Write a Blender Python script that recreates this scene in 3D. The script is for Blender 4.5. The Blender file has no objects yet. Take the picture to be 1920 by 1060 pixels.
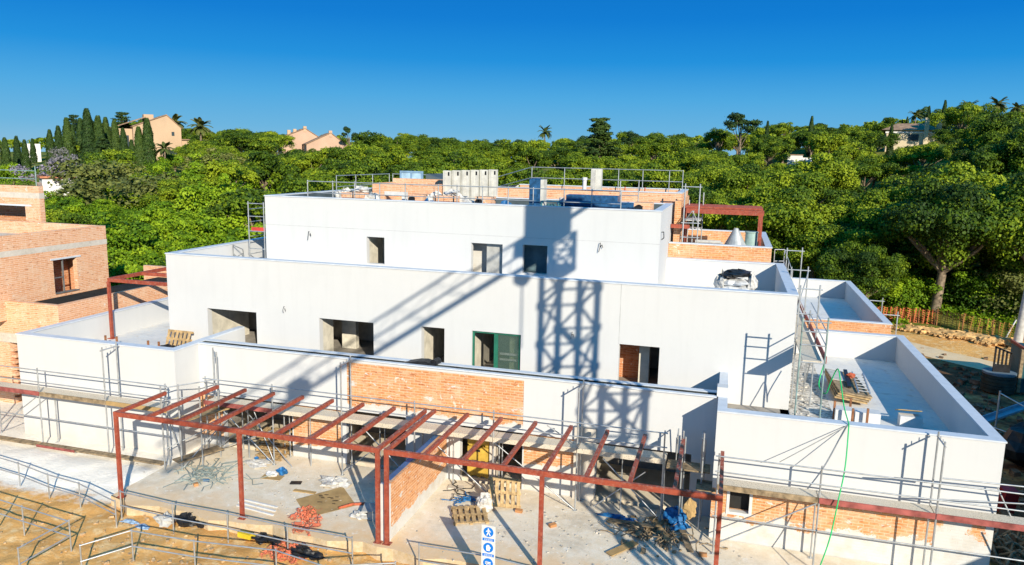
import bpy, math, random
import numpy as np
from mathutils import Vector, Matrix
random.seed(7)
S = bpy.context.scene
COL = S.collection
# ------------------------------------------------------------------ camera (calibrated from the building's edges)
F_PX, PITCH, ROLL, YAW, CAM_H = 1409.44, 0.1656, 0.0211, 0.2809, 11.0
cy, sy = math.cos(YAW), math.sin(YAW); cp, sp = math.cos(PITCH), math.sin(PITCH); cr, sr = math.cos(ROLL), math.sin(ROLL)
f0 = np.array([-sy, cy, 0.]); r0 = np.array([cy, sy, 0.]); u0 = np.array([0, 0, 1.])
FW = f0*cp - u0*sp; up_ = u0*cp + f0*sp
RT = r0*cr + up_*sr; UP = up_*cr - r0*sr
CAM = np.array([0, 0, CAM_H])
def ray(px, py): return FW + RT*(px-960)/F_PX - UP*(py-530)/F_PX
def at(px, py, ax, val):
    """real point seen at a spot of the photo, on the plane ax = val"""
    i = 'xyz'.index(ax); v = ray(px, py); t = (val-CAM[i])/v[i]; return CAM + t*v
def far(px, py, D):
    v = ray(px, py); return CAM + v*D/math.hypot(v[0], v[1])
def proj(p):
    v = np.array(p, float)-CAM; z = v@FW
    return 960+F_PX*(v@RT)/z, 530-F_PX*(v@UP)/z, z
cam = bpy.data.cameras.new('camera'); cam.sensor_width = 36; cam.lens = F_PX/1920*36
cam.clip_start = .1; cam.clip_end = 6000
co = bpy.data.objects.new('camera', cam); COL.objects.link(co); S.camera = co
co.matrix_world = Matrix(((RT[0], UP[0], -FW[0], 0), (RT[1], UP[1], -FW[1], 0), (RT[2], UP[2], -FW[2], CAM_H), (0, 0, 0, 1)))
# ------------------------------------------------------------------ light
SUND = Vector((-.6, .8, -.425)).normalized()
el = math.asin(-SUND.z); rot = math.atan2(.6, -.8)
w = bpy.data.worlds.new('World'); S.world = w; w.use_nodes = True
nt = w.node_tree; bg = nt.nodes['Background']
sky = nt.nodes.new('ShaderNodeTexSky'); sky.sky_type = 'NISHITA'; sky.sun_disc = False
sky.sun_elevation = el; sky.sun_rotation = rot; sky.altitude = 0; sky.air_density = 1.0; sky.dust_density = .3; sky.ozone_density = 3.0
hs = nt.nodes.new('ShaderNodeHueSaturation'); hs.inputs['Saturation'].default_value = 1.3
nt.links.new(sky.outputs[0], hs.inputs['Color'])
# deeper blue away from the horizon, as on a very clear dry day
tc = nt.nodes.new('ShaderNodeTexCoord'); sx_ = nt.nodes.new('ShaderNodeSeparateXYZ'); nt.links.new(tc.outputs['Generated'], sx_.inputs[0])
rp = nt.nodes.new('ShaderNodeValToRGB'); nt.links.new(sx_.outputs[2], rp.inputs[0]); E_ = rp.color_ramp.elements
E_[0].position = 0.; E_[0].color = (1.9, 4.0, 5.7, 1); E_[1].position = 1.; E_[1].color = (.02, 2.1, 5.0, 1)
for p_, c_ in ((.03, (1.05, 3.5, 5.8)), (.075, (.5, 3.0, 5.9)), (.12, (.06, 2.15, 5.6)), (.17, (.0, 1.55, 5.1)), (.21, (.0, 1.35, 4.7)), (.35, (.01, 2.0, 5.3))):
    e_ = E_.new(p_); e_.color = (*c_, 1)
mxw = nt.nodes.new('ShaderNodeMix'); mxw.data_type = 'RGBA'; mxw.inputs[0].default_value = .97
nt.links.new(hs.outputs[0], mxw.inputs[6]); nt.links.new(rp.outputs[0], mxw.inputs[7]); nt.links.new(mxw.outputs[2], bg.inputs[0]); bg.inputs[1].default_value = .1
sl = bpy.data.lights.new('sun', 'SUN'); sl.energy = 5.0; sl.angle = math.radians(.36); sl.color = (1, .91, .745)
so = bpy.data.objects.new('sun', sl); COL.objects.link(so); so.rotation_euler = SUND.to_track_quat('-Z', 'Y').to_euler(); so.location = (20, -30, 40)
S.view_settings.view_transform = 'Standard'; S.view_settings.look = 'None'; S.view_settings.exposure = .35; S.view_settings.gamma = 1
S.cycles.max_bounces = 6; S.cycles.diffuse_bounces = 3; S.cycles.transparent_max_bounces = 6
# ------------------------------------------------------------------ mesh builder
class MB:
    def __init__(s): s.v = []; s.f = []; s.m = []; s.mi = 0; s.sm = []
    def add(s, vs, fs, smooth=False):
        b = len(s.v); s.v += [tuple(p) for p in vs]; s.f += [tuple(i+b for i in f) for f in fs]; s.m += [s.mi]*len(fs); s.sm += [smooth]*len(fs)
    def quad(s, a, b, c, d): s.add([a, b, c, d], [(0, 1, 2, 3)])
    def box(s, x0, x1, y0, y1, z0, z1):
        x0, x1 = sorted((x0, x1)); y0, y1 = sorted((y0, y1)); z0, z1 = sorted((z0, z1))
        s.add([(x0,y0,z0),(x1,y0,z0),(x1,y1,z0),(x0,y1,z0),(x0,y0,z1),(x1,y0,z1),(x1,y1,z1),(x0,y1,z1)],
              [(3,2,1,0),(4,5,6,7),(0,1,5,4),(1,2,6,5),(2,3,7,6),(3,0,4,7)]); return s
    def obox(s, c, sx, sy_, sz, rz=0, rx=0, ry=0):
        M = Matrix.Rotation(rz, 3, 'Z') @ Matrix.Rotation(ry, 3, 'Y') @ Matrix.Rotation(rx, 3, 'X'); c = Vector(c); P = []
        for z in (-.5, .5):
            for x, y in ((-.5,-.5),(.5,-.5),(.5,.5),(-.5,.5)): P.append(c + M @ Vector((x*sx, y*sy_, z*sz)))
        s.add(P, [(3,2,1,0),(4,5,6,7),(0,1,5,4),(1,2,6,5),(2,3,7,6),(3,0,4,7)]); return s
    def beam(s, p, q, w, h):
        p = Vector(p); q = Vector(q); d = (q-p).normalized(); a = Vector((0,0,1))
        if abs(d.z) > .95: a = Vector((0,1,0))
        x = d.cross(a).normalized()*w/2; y = x.normalized().cross(d).normalized()*h/2
        P = [p-x-y, p+x-y, p+x+y, p-x+y, q-x-y, q+x-y, q+x+y, q-x+y]
        s.add(P, [(3,2,1,0),(4,5,6,7),(0,1,5,4),(1,2,6,5),(2,3,7,6),(3,0,4,7)]); return s
    def tube(s, p, q, r=.03, n=6, r2=None):
        p = Vector(p); q = Vector(q); d = (q-p)
        if d.length < 1e-6: return s
        d.normalize(); a = Vector((0,0,1)) if abs(d.z) < .9 else Vector((1,0,0)); x = d.cross(a).normalized(); y = x.cross(d)
        r2 = r if r2 is None else r2
        P = [p+(x*math.cos(2*math.pi*i/n)+y*math.sin(2*math.pi*i/n))*r for i in range(n)]+[q+(x*math.cos(2*math.pi*i/n)+y*math.sin(2*math.pi*i/n))*r2 for i in range(n)]
        s.add(P, [(i, i+n, (i+1)%n+n, (i+1)%n) for i in range(n)], True)
        s.add(P[:n], [tuple(range(n))]); s.add(P[n:], [tuple(reversed(range(n)))]); return s
    def path(s, pts, r, n=6):
        for a, b in zip(pts[:-1], pts[1:]): s.tube(a, b, r, n)
        return s
    def prism(s, poly, y0, y1):      # polygon in x,z extruded along y
        n = len(poly); P = [(x, y0, z) for x, z in poly]+[(x, y1, z) for x, z in poly]
        s.add(P, [tuple(range(n)), tuple(reversed(range(n, 2*n)))]+[((i+1)%n, i, i+n, (i+1)%n+n) for i in range(n)]); return s
    def blob(s, c, rx, ry, rz, seed=0, rough=.25, nu=14, nv=8):
        R = random.Random(seed); ph = [R.uniform(0, 6.28) for _ in range(8)]; P = []
        for j in range(nv+1):
            t = math.pi*j/nv
            for i in range(nu):
                a = 2*math.pi*i/nu
                k = 1+rough*(.5*math.sin(3*a+ph[0]+2*t)+.4*math.sin(5*t+ph[1]+a)+.3*math.sin(7*a+ph[2])*math.sin(4*t+ph[3]))+R.uniform(-.3, .3)*rough
                P.append((c[0]+rx*k*math.sin(t)*math.cos(a), c[1]+ry*k*math.sin(t)*math.sin(a), c[2]+rz*k*math.cos(t)))
        s.add(P, [(j*nu+i, (j+1)*nu+i, (j+1)*nu+(i+1)%nu, j*nu+(i+1)%nu) for j in range(nv) for i in range(nu)]); return s
    def wall(s, ax, c0, c1, u0_, u1, z0, z1, holes=()):
        us = sorted({u0_, u1, *[h[i] for h in holes for i in (0, 1)]}); zs = sorted({z0, z1, *[h[i] for h in holes for i in (2, 3)]})
        us = [u for u in us if u0_-1e-6 <= u <= u1+1e-6]; zs = [z for z in zs if z0-1e-6 <= z <= z1+1e-6]
        sol = lambda i, j: 0 <= i < len(us)-1 and 0 <= j < len(zs)-1 and not any(h[0]-1e-6 <= us[i] and us[i+1] <= h[1]+1e-6 and h[2]-1e-6 <= zs[j] and zs[j+1] <= h[3]+1e-6 for h in holes)
        P = (lambda u, c, z: (u, c, z)) if ax == 'y' else (lambda u, c, z: (c, u, z))
        for i in range(len(us)-1):
            for j in range(len(zs)-1):
                if not sol(i, j): continue
                a, b, e, f = us[i], us[i+1], zs[j], zs[j+1]
                s.quad(P(a,c0,e), P(b,c0,e), P(b,c0,f), P(a,c0,f)); s.quad(P(b,c1,e), P(a,c1,e), P(a,c1,f), P(b,c1,f))
                if not sol(i-1, j): s.quad(P(a,c0,e), P(a,c0,f), P(a,c1,f), P(a,c1,e))
                if not sol(i+1, j): s.quad(P(b,c0,e), P(b,c1,e), P(b,c1,f), P(b,c0,f))
                if not sol(i, j-1): s.quad(P(a,c0,e), P(a,c1,e), P(b,c1,e), P(b,c0,e))
                if not sol(i, j+1): s.quad(P(a,c0,f), P(b,c0,f), P(b,c1,f), P(a,c1,f))
        return s
    def build(s, name, mat, parent=None, label=None):
        me = bpy.data.meshes.new(name); o = bpy.data.objects.new(name, me); COL.objects.link(o)
        off = parent.get('_w', (0, 0, 0)) if parent else (0, 0, 0)
        me.from_pydata([(x-off[0], y-off[1], z-off[2]) for x, y, z in s.v], [], s.f)
        for m in (mat if isinstance(mat, (list, tuple)) else [mat]): me.materials.append(m)
        me.polygons.foreach_set('material_index', s.m); me.polygons.foreach_set('use_smooth', s.sm); me.update()
        if parent: o.parent = parent; o['_w'] = tuple(off)
        else: o['_w'] = (0., 0., 0.)
        if label: o['label'] = label
        return o
def thing(name, label, cat, loc=(0, 0, 0), group=None):
    o = bpy.data.objects.new(name, None); COL.objects.link(o); o.location = loc; o.empty_display_size = .2
    o['_w'] = tuple(float(c) for c in loc); o['label'] = label; o['category'] = cat
    if group: o['group'] = group
    return o
def tag(o, label, cat, group=None, kind=None):
    o['label'] = label; o['category'] = cat
    if group: o['group'] = group
    if kind: o['kind'] = kind
    return o
def struct(o): o['kind'] = 'structure'; return o
def copy_tree(o, parent=None):
    c = o.copy(); COL.objects.link(c)
    if parent: c.parent = parent
    for ch in list(o.children): copy_tree(ch, c)
    return c
# ------------------------------------------------------------------ materials
class NT:
    def __init__(s, name):
        s.mat = bpy.data.materials.new(name); s.mat.use_nodes = True; s.t = s.mat.node_tree; s.b = s.t.nodes['Principled BSDF']
        g = s.t.nodes.new('ShaderNodeNewGeometry'); s.pos = g.outputs['Position']; s.nor = g.outputs['Normal']
    def n(s, typ, ins=None, **kw):
        k = s.t.nodes.new('ShaderNode'+typ)
        for a, b in kw.items(): setattr(k, a, b)
        for a, b in (ins or {}).items():
            if isinstance(b, bpy.types.NodeSocket): s.t.links.new(b, k.inputs[a])
            else: k.inputs[a].default_value = b
        return k
    def noise(s, scale, detail=3, vec=None, rough=.55): return s.n('TexNoise', {'Vector': vec or s.pos, 'Scale': scale, 'Detail': detail, 'Roughness': rough}).outputs['Fac']
    def math(s, op, a, b=0., c=0., clamp=False): return s.n('Math', {0: a, 1: b, 2: c}, operation=op, use_clamp=clamp).outputs[0]
    def ramp(s, f, lo, hi): return s.n('MapRange', {0: f, 1: lo, 2: hi, 3: 0., 4: 1.}, clamp=True).outputs[0]
    def mix(s, f, a, b):
        k = s.t.nodes.new('ShaderNodeMix'); k.data_type = 'RGBA'
        for i, x in ((0, f), (6, a), (7, b)):
            if isinstance(x, bpy.types.NodeSocket): s.t.links.new(x, k.inputs[i])
            else: k.inputs[i].default_value = (x if i == 0 else (*x, 1))
        return k.outputs[2]
    def bump(s, h, strength=.3, dist=.02):
        k = s.n('Bump', {'Height': h, 'Strength': strength, 'Distance': dist}); s.t.links.new(k.outputs[0], s.b.inputs['Normal'])
    def done(s, col, rough=.8, metal=0., spec=.3):
        if isinstance(col, bpy.types.NodeSocket): s.t.links.new(col, s.b.inputs['Base Color'])
        else: s.b.inputs['Base Color'].default_value = (*col, 1)
        s.b.inputs['Roughness'].default_value = rough; s.b.inputs['Metallic'].default_value = metal; s.b.inputs['Specular IOR Level'].default_value = spec
        return s.mat
    def wallvec(s):
        p = s.n('SeparateXYZ', {0: s.pos}); q = s.n('SeparateXYZ', {0: s.nor})
        k = s.math('GREATER_THAN', s.math('ABSOLUTE', q.outputs[0]), .5)
        u = s.math('ADD', s.math('MULTIPLY', p.outputs[1], k), s.math('MULTIPLY', p.outputs[0], s.math('SUBTRACT', 1., k)))
        top = s.math('GREATER_THAN', s.math('ABSOLUTE', q.outputs[2]), .5)
        v = s.math('ADD', p.outputs[2], s.math('MULTIPLY', p.outputs[1], top))
        return s.n('CombineXYZ', {0: u, 1: v, 2: 0.}).outputs[0], p.outputs[2], u
def M_plain(name, col, rough=.7, metal=0., var=.12, scale=3., bump=0.):
    t = NT(name); f = t.noise(scale, 4); c2 = tuple(c*(1-var*2.2) for c in col); c1 = tuple(min(1, c*(1+var)) for c in col)
    if bump: t.bump(t.noise(scale*6, 4), bump)
    return t.done(t.mix(t.ramp(f, .3, .7), c2, c1), rough, metal)
def brick_col(t, base=(.62,.26,.095), dark=(.44,.145,.05), mortar=(.68,.46,.29), blotch=.6, bw=.30, bh=.10):
    vec, z, u = t.wallvec()
    b = t.n('TexBrick', {'Vector': vec, 'Color1': (*base, 1), 'Color2': (*dark, 1), 'Mortar': (*mortar, 1), 'Scale': 1., 'Mortar Size': .014, 'Mortar Smooth': .3, 'Bias': -.1, 'Brick Width': bw, 'Row Height': bh}, offset=.5)
    f2 = t.ramp(t.noise(1.5, 7, None, .7), .47, .68); f2 = t.math('MULTIPLY', f2, blotch)
    c = t.mix(f2, b.outputs[0], (.76,.58,.43))
    sm = t.ramp(t.noise(9., 3, t.n('VectorMath', {0: vec, 1: (1., 3.2, 1.)}, operation='MULTIPLY').outputs[0]), .35, .7)
    c = t.mix(t.math('MULTIPLY', sm, .6), c, (.72,.38,.17)); dk = t.ramp(t.noise(7., 2, t.n('VectorMath', {0: vec, 1: (.5, 2.2, 1.)}, operation='MULTIPLY').outputs[0]), .62, .68); c = t.mix(t.math('MULTIPLY', dk, .85), c, (.36,.12,.05))
    lay = t.ramp(t.noise(3.2, 5, t.n('VectorMath', {0: vec, 1: (.35, 4.5, 1.)}, operation='MULTIPLY').outputs[0], .7), .5, .66); c = t.mix(t.math('MULTIPLY', lay, .5), c, (.78,.56,.40)); spots = t.ramp(t.noise(5., 2), .66, .72); c = t.mix(t.math('MULTIPLY', spots, .8), c, (.72,.66,.58))
    t.bump(b.outputs[1], .4, -.01)
    return c, vec, z, u
def M_brick(name, **k):
    t = NT(name); c, *_ = brick_col(t, **k); return t.done(c, .9, 0, .15)
def M_render(name, col=(.60,.603,.60), dirt=0., zbot=-1.0):
    t = NT(name); vec, z, u = t.wallvec()
    st = t.noise(.9, 4, t.n('VectorMath', {0: vec, 1: (3.2, .25, 1.)}, operation='MULTIPLY').outputs[0])
    c = t.mix(t.math('MULTIPLY', t.ramp(st, .5, .8), .28), col, tuple(a*.84 for a in col))
    c = t.mix(t.math('MULTIPLY', t.ramp(t.noise(2.6, 6, None, .7), .55, .7), .22), c, tuple(a*.9 for a in col)); c = t.mix(t.math('MULTIPLY', t.ramp(t.noise(.5, 5), .5, .75), .3), c, (col[0]*.88, col[1]*.885, col[2]*.9))
    if dirt:
        k = t.math('ADD', t.ramp(z, zbot+1.1, zbot), t.math('MULTIPLY', t.math('SUBTRACT', t.noise(1.7, 5), .5), 1.1))
        c = t.mix(t.math('MULTIPLY', t.ramp(k, .35, 1.1), dirt), c, (.56,.47,.36))
    t.bump(t.noise(30., 3), .06, .01)
    return t.done(c, .92, 0, .15)
def M_patch(name, zt, zb, amp=.35, top=True):
    """bare brick between a jagged render edge above (zt) and below (zb)"""
    t = NT(name); c, vec, z, u = brick_col(t)
    e = t.math('MULTIPLY', t.math('SUBTRACT', t.noise(1.1, 7, vec, .7), .5), amp*4)
    zz = t.math('ADD', z, e); m = t.ramp(zz, zb-.02, zb+.02)
    hl = t.ramp(t.noise(1.6, 6, t.n('VectorMath', {0: vec, 1: (.8, 2., 1.)}, operation='MULTIPLY').outputs[0], .7), .6, .63)
    m = t.math('MULTIPLY', m, t.math('SUBTRACT', 1., hl))
    if top: m = t.math('MULTIPLY', m, t.math('SUBTRACT', 1., t.ramp(t.math('ADD', z, t.math('MULTIPLY', e, .12)), zt-.01, zt+.01)))
    wht = t.mix(t.ramp(t.noise(2.2, 5), .45, .7), (.62,.61,.58), (.56,.52,.46))
    return t.done(t.mix(m, wht, c), .9, 0, .15)
def M_concrete(name, col=(.55,.51,.45), col2=(.38,.35,.30), white=.5, scale=.6):
    t = NT(name); a = t.ramp(t.noise(scale, 8, None, .65), .35, .68); b = t.ramp(t.noise(scale*4.3, 8, None, .78), .42, .62)
    c = t.mix(a, col2, col); s3 = t.ramp(t.noise(scale*.8+.1, 9, None, .75), .56, .7); c = t.mix(t.math('MULTIPLY', s3, .45), c, tuple(v*.62 for v in col2)); c = t.mix(t.math('MULTIPLY', b, white), c, (.86,.80,.68))
    d = t.ramp(t.noise(scale*1.9+.3, 7), .6, .68); c = t.mix(t.math('MULTIPLY', d, .35), c, (.42,.30,.19))
    sp = t.ramp(t.noise(14., 4, None, .7), .64, .7); c = t.mix(t.math('MULTIPLY', sp, .55), c, (.30,.26,.20)); t.bump(t.noise(18., 5), .3, .02)
    return t.done(c, .9, 0, .15)
W = M_render('white_render'); WD = M_render('dusty_white_render', dirt=.5)
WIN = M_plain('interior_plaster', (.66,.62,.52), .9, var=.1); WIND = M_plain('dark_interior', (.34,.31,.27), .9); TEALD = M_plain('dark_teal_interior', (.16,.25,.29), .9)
CAP = M_plain('pale_metal_coping', (.60,.64,.69), .5, .0, .05); ROOFD = M_plain('dark_roof_membrane', (.085,.115,.13), .85, var=.2, scale=1.2)
TERR = M_concrete('terrace_screed', (.74,.73,.71), (.62,.61,.60), .5, .8)
BR = M_brick('orange_brick'); BRL = M_brick('pale_orange_brick', base=(.72,.37,.215), dark=(.60,.25,.125), mortar=(.80,.60,.46), blotch=.8, bw=.46, bh=.09)
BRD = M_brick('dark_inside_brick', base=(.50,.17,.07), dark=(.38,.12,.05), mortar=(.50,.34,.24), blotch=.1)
CONC = M_concrete('raw_concrete'); PATIO = M_concrete('patio_concrete', (.82,.715,.53), (.66,.56,.42), .5, .5)
PINKSLAB = M_concrete('pale_concrete_band', (.62,.56,.49), (.50,.45,.38), .3, 1.2)
STEEL = M_plain('galvanised_tube', (.50,.52,.53), .42, .55, .12, 4.); STEELD = M_plain('dull_tube', (.30,.31,.31), .5, .5, .2, 4.)
GREENT = M_plain('green_grey_tube', (.33,.45,.42), .5, .4, .15, 4.)
def M_red():
    t = NT('red_oxide_steel'); q = t.n('SeparateXYZ', {0: t.nor}).outputs[2]
    c = t.mix(t.ramp(t.noise(4., 5), .35, .65), (.25,.048,.028), (.36,.075,.04)); d = t.math('MULTIPLY', t.ramp(t.noise(11., 6, None, .75), .5, .66), t.math('ADD', t.math('MULTIPLY', t.ramp(q, .3, .9), .5), .22))
    c = t.mix(d, c, (.52,.36,.27)); c = t.mix(t.math('MULTIPLY', t.ramp(t.noise(7., 4, None, .7), .62, .68), .6), c, (.14,.035,.02)); return t.done(c, .65, 0, .3)
RED = M_red()
PLANKR = M_plain('worn_red_toe_board', (.36,.10,.085), .8, 0, .25, 3.); WOOD = M_plain('pallet_wood', (.50,.34,.165), .85, 0, .22, 6.); WOODD = M_plain('old_wood', (.34,.25,.15), .85, 0, .3, 5.)
BLUE = M_plain('blue_plastic', (.02,.15,.38), .5, 0, .25, 8.); DARK = M_plain('black_plastic', (.018,.019,.022), .45, 0, .3, 6.); NAVY = M_plain('dark_blue_wrap', (.025,.10,.23), .4, 0, .3, 5.)
PLASTIC = M_plain('pale_plastic_film', (.62,.60,.56), .35, 0, .2, 7.); WPAINT = M_plain('white_board', (.66,.66,.65), .6, 0, .06, 4.)
CARD = M_plain('cardboard', (.44,.29,.125), .85, 0, .12, 2.); YELL = M_plain('yellow_plastic', (.55,.36,.06), .6, 0, .14, 4.)
ORNET = M_plain('orange_netting', (.55,.13,.06), .6, 0, .2, 10.); HOSE = M_plain('green_hose', (.0,.50,.14), .4, 0, .08, 4.); GFRAME = M_plain('green_frame', (.025,.17,.11), .5, 0, .1, 3.)
CEM = M_plain('grey_cement_block', (.50,.49,.46), .9, 0, .12, 4.); RUST = M_plain('rusty_stake', (.30,.13,.06), .8, 0, .2, 8.); CREAM = M_plain('cream_flue_block', (.60,.59,.54), .85, 0, .1, 3.)
def M_deck():
    t = NT('perforated_deck'); vec = t.n('VectorMath', {0: t.pos, 1: (24., 24., 24.)}, operation='MULTIPLY').outputs[0]
    v = t.n('TexVoronoi', {'Vector': vec, 'Scale': 1.}).outputs['Distance']
    c = t.mix(t.ramp(v, .2, .4), (.30,.26,.20), (.64,.56,.44)); c = t.mix(t.math('MULTIPLY', t.ramp(t.noise(1.2, 5), .45, .65), .5), c, (.60,.55,.47)); return t.done(c, .8, .1)
DECK = M_deck()
def M_mesh(name, col, sc, thr):
    t = NT(name); vec, z, u = t.wallvec()
    a = t.math('FRACT', t.math('MULTIPLY', t.math('ADD', z, t.math('MULTIPLY', u, .35)), sc)); b = t.math('FRACT', t.math('MULTIPLY', t.math('SUBTRACT', u, t.math('MULTIPLY', z, .12)), sc*.8))
    m = t.math('MAXIMUM', t.math('LESS_THAN', a, thr), t.math('LESS_THAN', b, thr)); t.t.links.new(m, t.b.inputs['Alpha']); return t.done(col, .6)
NET = M_mesh('orange_mesh_net', (.48,.11,.035), 6., .3)
NETD = M_mesh('rusty_orange_mesh_net', (.40,.20,.05), 6., .22)
def M_glass():
    t = NT('window_glass'); t.b.inputs['Alpha'].default_value = .42; return t.done((.10,.16,.13), .05, 0, .9)
GLASS = M_glass()
# ------------------------------------------------------------------ terrain
PXC = [-300, 0, 300, 600, 960, 1300, 1600, 1800, 1920, 2300]
AZC = [math.atan2(*ray(p, 280)[:2]) for p in PXC]     # azimuth from +Y, clockwise
RC = [0, 42, 50, 60, 75, 90, 130, 180, 240, 320, 600, 2500]
TZ = np.array([[-1.35]*10, [-1.35]*10,
 [.3,.3,.3,-.7,-1.2,-1.4,-1.4,-1.4,-1.4,-1.4], [2.2,2.2,2.3,1,0,-1.2,-1.4,-1.4,-1.4,-1.4], [3.3,3.3,3.6,2.4,1.2,0,-1.2,-.9,-.8,-.8],
 [4.3,4.3,4.8,3.8,2.5,1.5,.8,1.5,2,2], [7.6,7.8,9.3,6.5,5.8,6.4,7.5,10,12,12], [9,9,10.5,9.3,8.6,11,15,17.5,19.5,19.5],
 [9,9,10,10,10,12.5,15.5,18,20,20], [5]*10, [-8]*10, [-30]*10])
def terr(x, y):
    x = np.asarray(x, float); y = np.asarray(y, float)
    r = np.hypot(x, y); a = np.arctan2(x, y)
    i = np.clip(np.interp(a, AZC, range(10)), 0, 9); j = np.interp(r, RC, range(len(RC)))
    sm = lambda t: t*t*(3-2*t)
    i0 = np.minimum(i.astype(int), 8); fi = sm(i-i0); j0 = np.minimum(j.astype(int), len(RC)-2); fj = j-j0
    z = (TZ[j0, i0]*(1-fi)+TZ[j0, i0+1]*fi)*(1-fj)+(TZ[j0+1, i0]*(1-fi)+TZ[j0+1, i0+1]*fi)*fj
    back = np.clip((np.abs(a)-1.4)/.5, 0, 1); z = z*(1-back)-1.35*back
    k = np.clip((r-40)/30, 0, 1)
    z = z+k*.5*np.sin(x*.19+1.3)*np.sin(y*.16+.4)
    near = np.clip(1-np.abs(r-25)/26, 0, 1)
    z = z+near*(.035*np.sin(x*2.9-y*1.3+np.sin(y*1.7)*1.5)*np.sin(y*3.3+x*.8)+.05*np.sin(x*1.9+y*.7)*np.sin(y*1.6-x*.5)+.025*np.sin(x*5.1+1)*np.sin(y*4.7)+.018*np.sin(x*8.3+y*3.1))
    # the white dusty apron along the left wing stands a little higher than the sand
    ap = np.clip((y-20.3)/1.4, 0, 1)*np.clip((-19.5-x)/1., 0, 1)*np.clip((30-y)/3, 0, 1)
    z = z+ap*.28
    return z
def axis(lo, hi, a, b, fine, g=1.13):
    v = list(np.arange(a, b+1e-6, fine)); s = fine; x = a; L = []
    while x > lo: s = min(s*g, 90); x -= s; L.append(x)
    s = fine; x = b; Rr = []
    while x < hi: s = min(s*g, 90); x += s; Rr.append(x)
    return np.array(L[::-1]+v+Rr)
xs = axis(-1800, 1800, -27, 12, .22); ys = axis(-900, 2600, 13.5, 24.5, .22)
X, Y = np.meshgrid(xs, ys); Z = terr(X, Y)
nx, ny = len(xs), len(ys)
me = bpy.data.meshes.new('ground'); idx = np.arange(nx*ny).reshape(ny, nx)
q = np.stack([idx[:-1,:-1], idx[:-1,1:], idx[1:,1:], idx[1:,:-1]], -1).reshape(-1, 4)
me.from_pydata(np.stack([X, Y, Z], -1).reshape(-1, 3).tolist(), [], q.tolist()); me.polygons.foreach_set('use_smooth', [True]*len(q))
def M_ground():
    t = NT('site_sand_and_grass'); p = t.n('SeparateXYZ', {0: t.pos}); x, y = p.outputs[0], p.outputs[1]
    r = t.n('VectorMath', {0: t.pos}, operation='LENGTH').outputs['Value']
    n1 = t.noise(.45, 8, None, .65); n2 = t.noise(2.5, 6, None, .65)
    sand = t.mix(t.ramp(n1, .35, .65), (.86,.48,.16), (.68,.345,.105)); sand = t.mix(t.ramp(n2, .5, .72), sand, (.92,.68,.36))
    sand = t.mix(t.math('MULTIPLY', t.ramp(t.noise(9., 4, None, .7), .58, .68), .5), sand, (.46,.26,.09))
    # white plaster dust near the left wing
    dm = t.math('MULTIPLY', t.ramp(y, 18.6, 20.8), t.ramp(x, -18.2, -20.2)); dm = t.math('ADD', dm, t.math('MULTIPLY', t.math('SUBTRACT', t.noise(.8, 7, None, .7), .5), 1.5)); dm = t.math('MULTIPLY', t.ramp(dm, .45, .75), t.ramp(y, 17.5, 19.))
    dm = t.math('MULTIPLY', dm, t.ramp(x, -16.5, -18.5))
    sand = t.mix(dm, sand, (.88,.83,.74))
    yard_shade = t.math('MULTIPLY', t.ramp(x, 8., 9.), t.ramp(y, 54.5, 53.)); sand = t.mix(t.math('MULTIPLY', yard_shade, t.ramp(n1, .2, .5)), sand, t.mix(t.ramp(n2, .4, .6), (.11,.06,.033), (.20,.115,.06)))  # the right yard's shade is put into the ground colour as dark brown
    grass = t.mix(t.ramp(t.noise(.25, 6), .4, .65), (.10,.15,.018), (.30,.25,.06)); grass = t.mix(t.ramp(t.noise(3., 4), .5, .7), grass, (.13,.19,.02))
    g = t.ramp(t.math('ADD', r, t.math('MULTIPLY', t.math('SUBTRACT', t.noise(.2, 4), .5), 6.)), 61., 64.)
    gl = t.math('MULTIPLY', t.ramp(r, 43., 46.), t.ramp(x, 4., 0.)); g = t.math('MAXIMUM', g, gl); g = t.math('MAXIMUM', g, t.ramp(t.math('ADD', y, t.math('MULTIPLY', t.math('SUBTRACT', t.noise(.2, 4), .5), 8.)), 6., 3.))  # grass behind the camera is unseen, added to cut warm bounce from the sand
    t.bump(t.noise(6., 9, None, .75), .8, .07)
    return t.done(t.mix(g, sand, grass), .95, 0, .1)
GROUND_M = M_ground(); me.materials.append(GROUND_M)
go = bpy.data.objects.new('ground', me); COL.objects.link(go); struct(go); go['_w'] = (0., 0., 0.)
# dirt track on the right
b = MB(); L = [(7, 61), (11.5, 57.3), (14, 54.8), (18, 51.8), (24, 48.5), (32, 45)]
for (xa, ya), (xb, yb) in zip(L[:-1], L[1:]):
    for i in range(6):
        u, v = i/6, (i+1)/6; P = []
        for (tt, s) in ((u, -1), (v, -1), (v, 1), (u, 1)):
            px, py = xa+(xb-xa)*tt+s*.5, ya+(yb-ya)*tt+s*1.25; P.append((px, py, float(terr(px, py))+.03))
        b.quad(*P)
struct(b.build('dirt_track', M_concrete('pale_dirt', (.80,.62,.40), (.66,.46,.23), .2, .5)))
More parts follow.
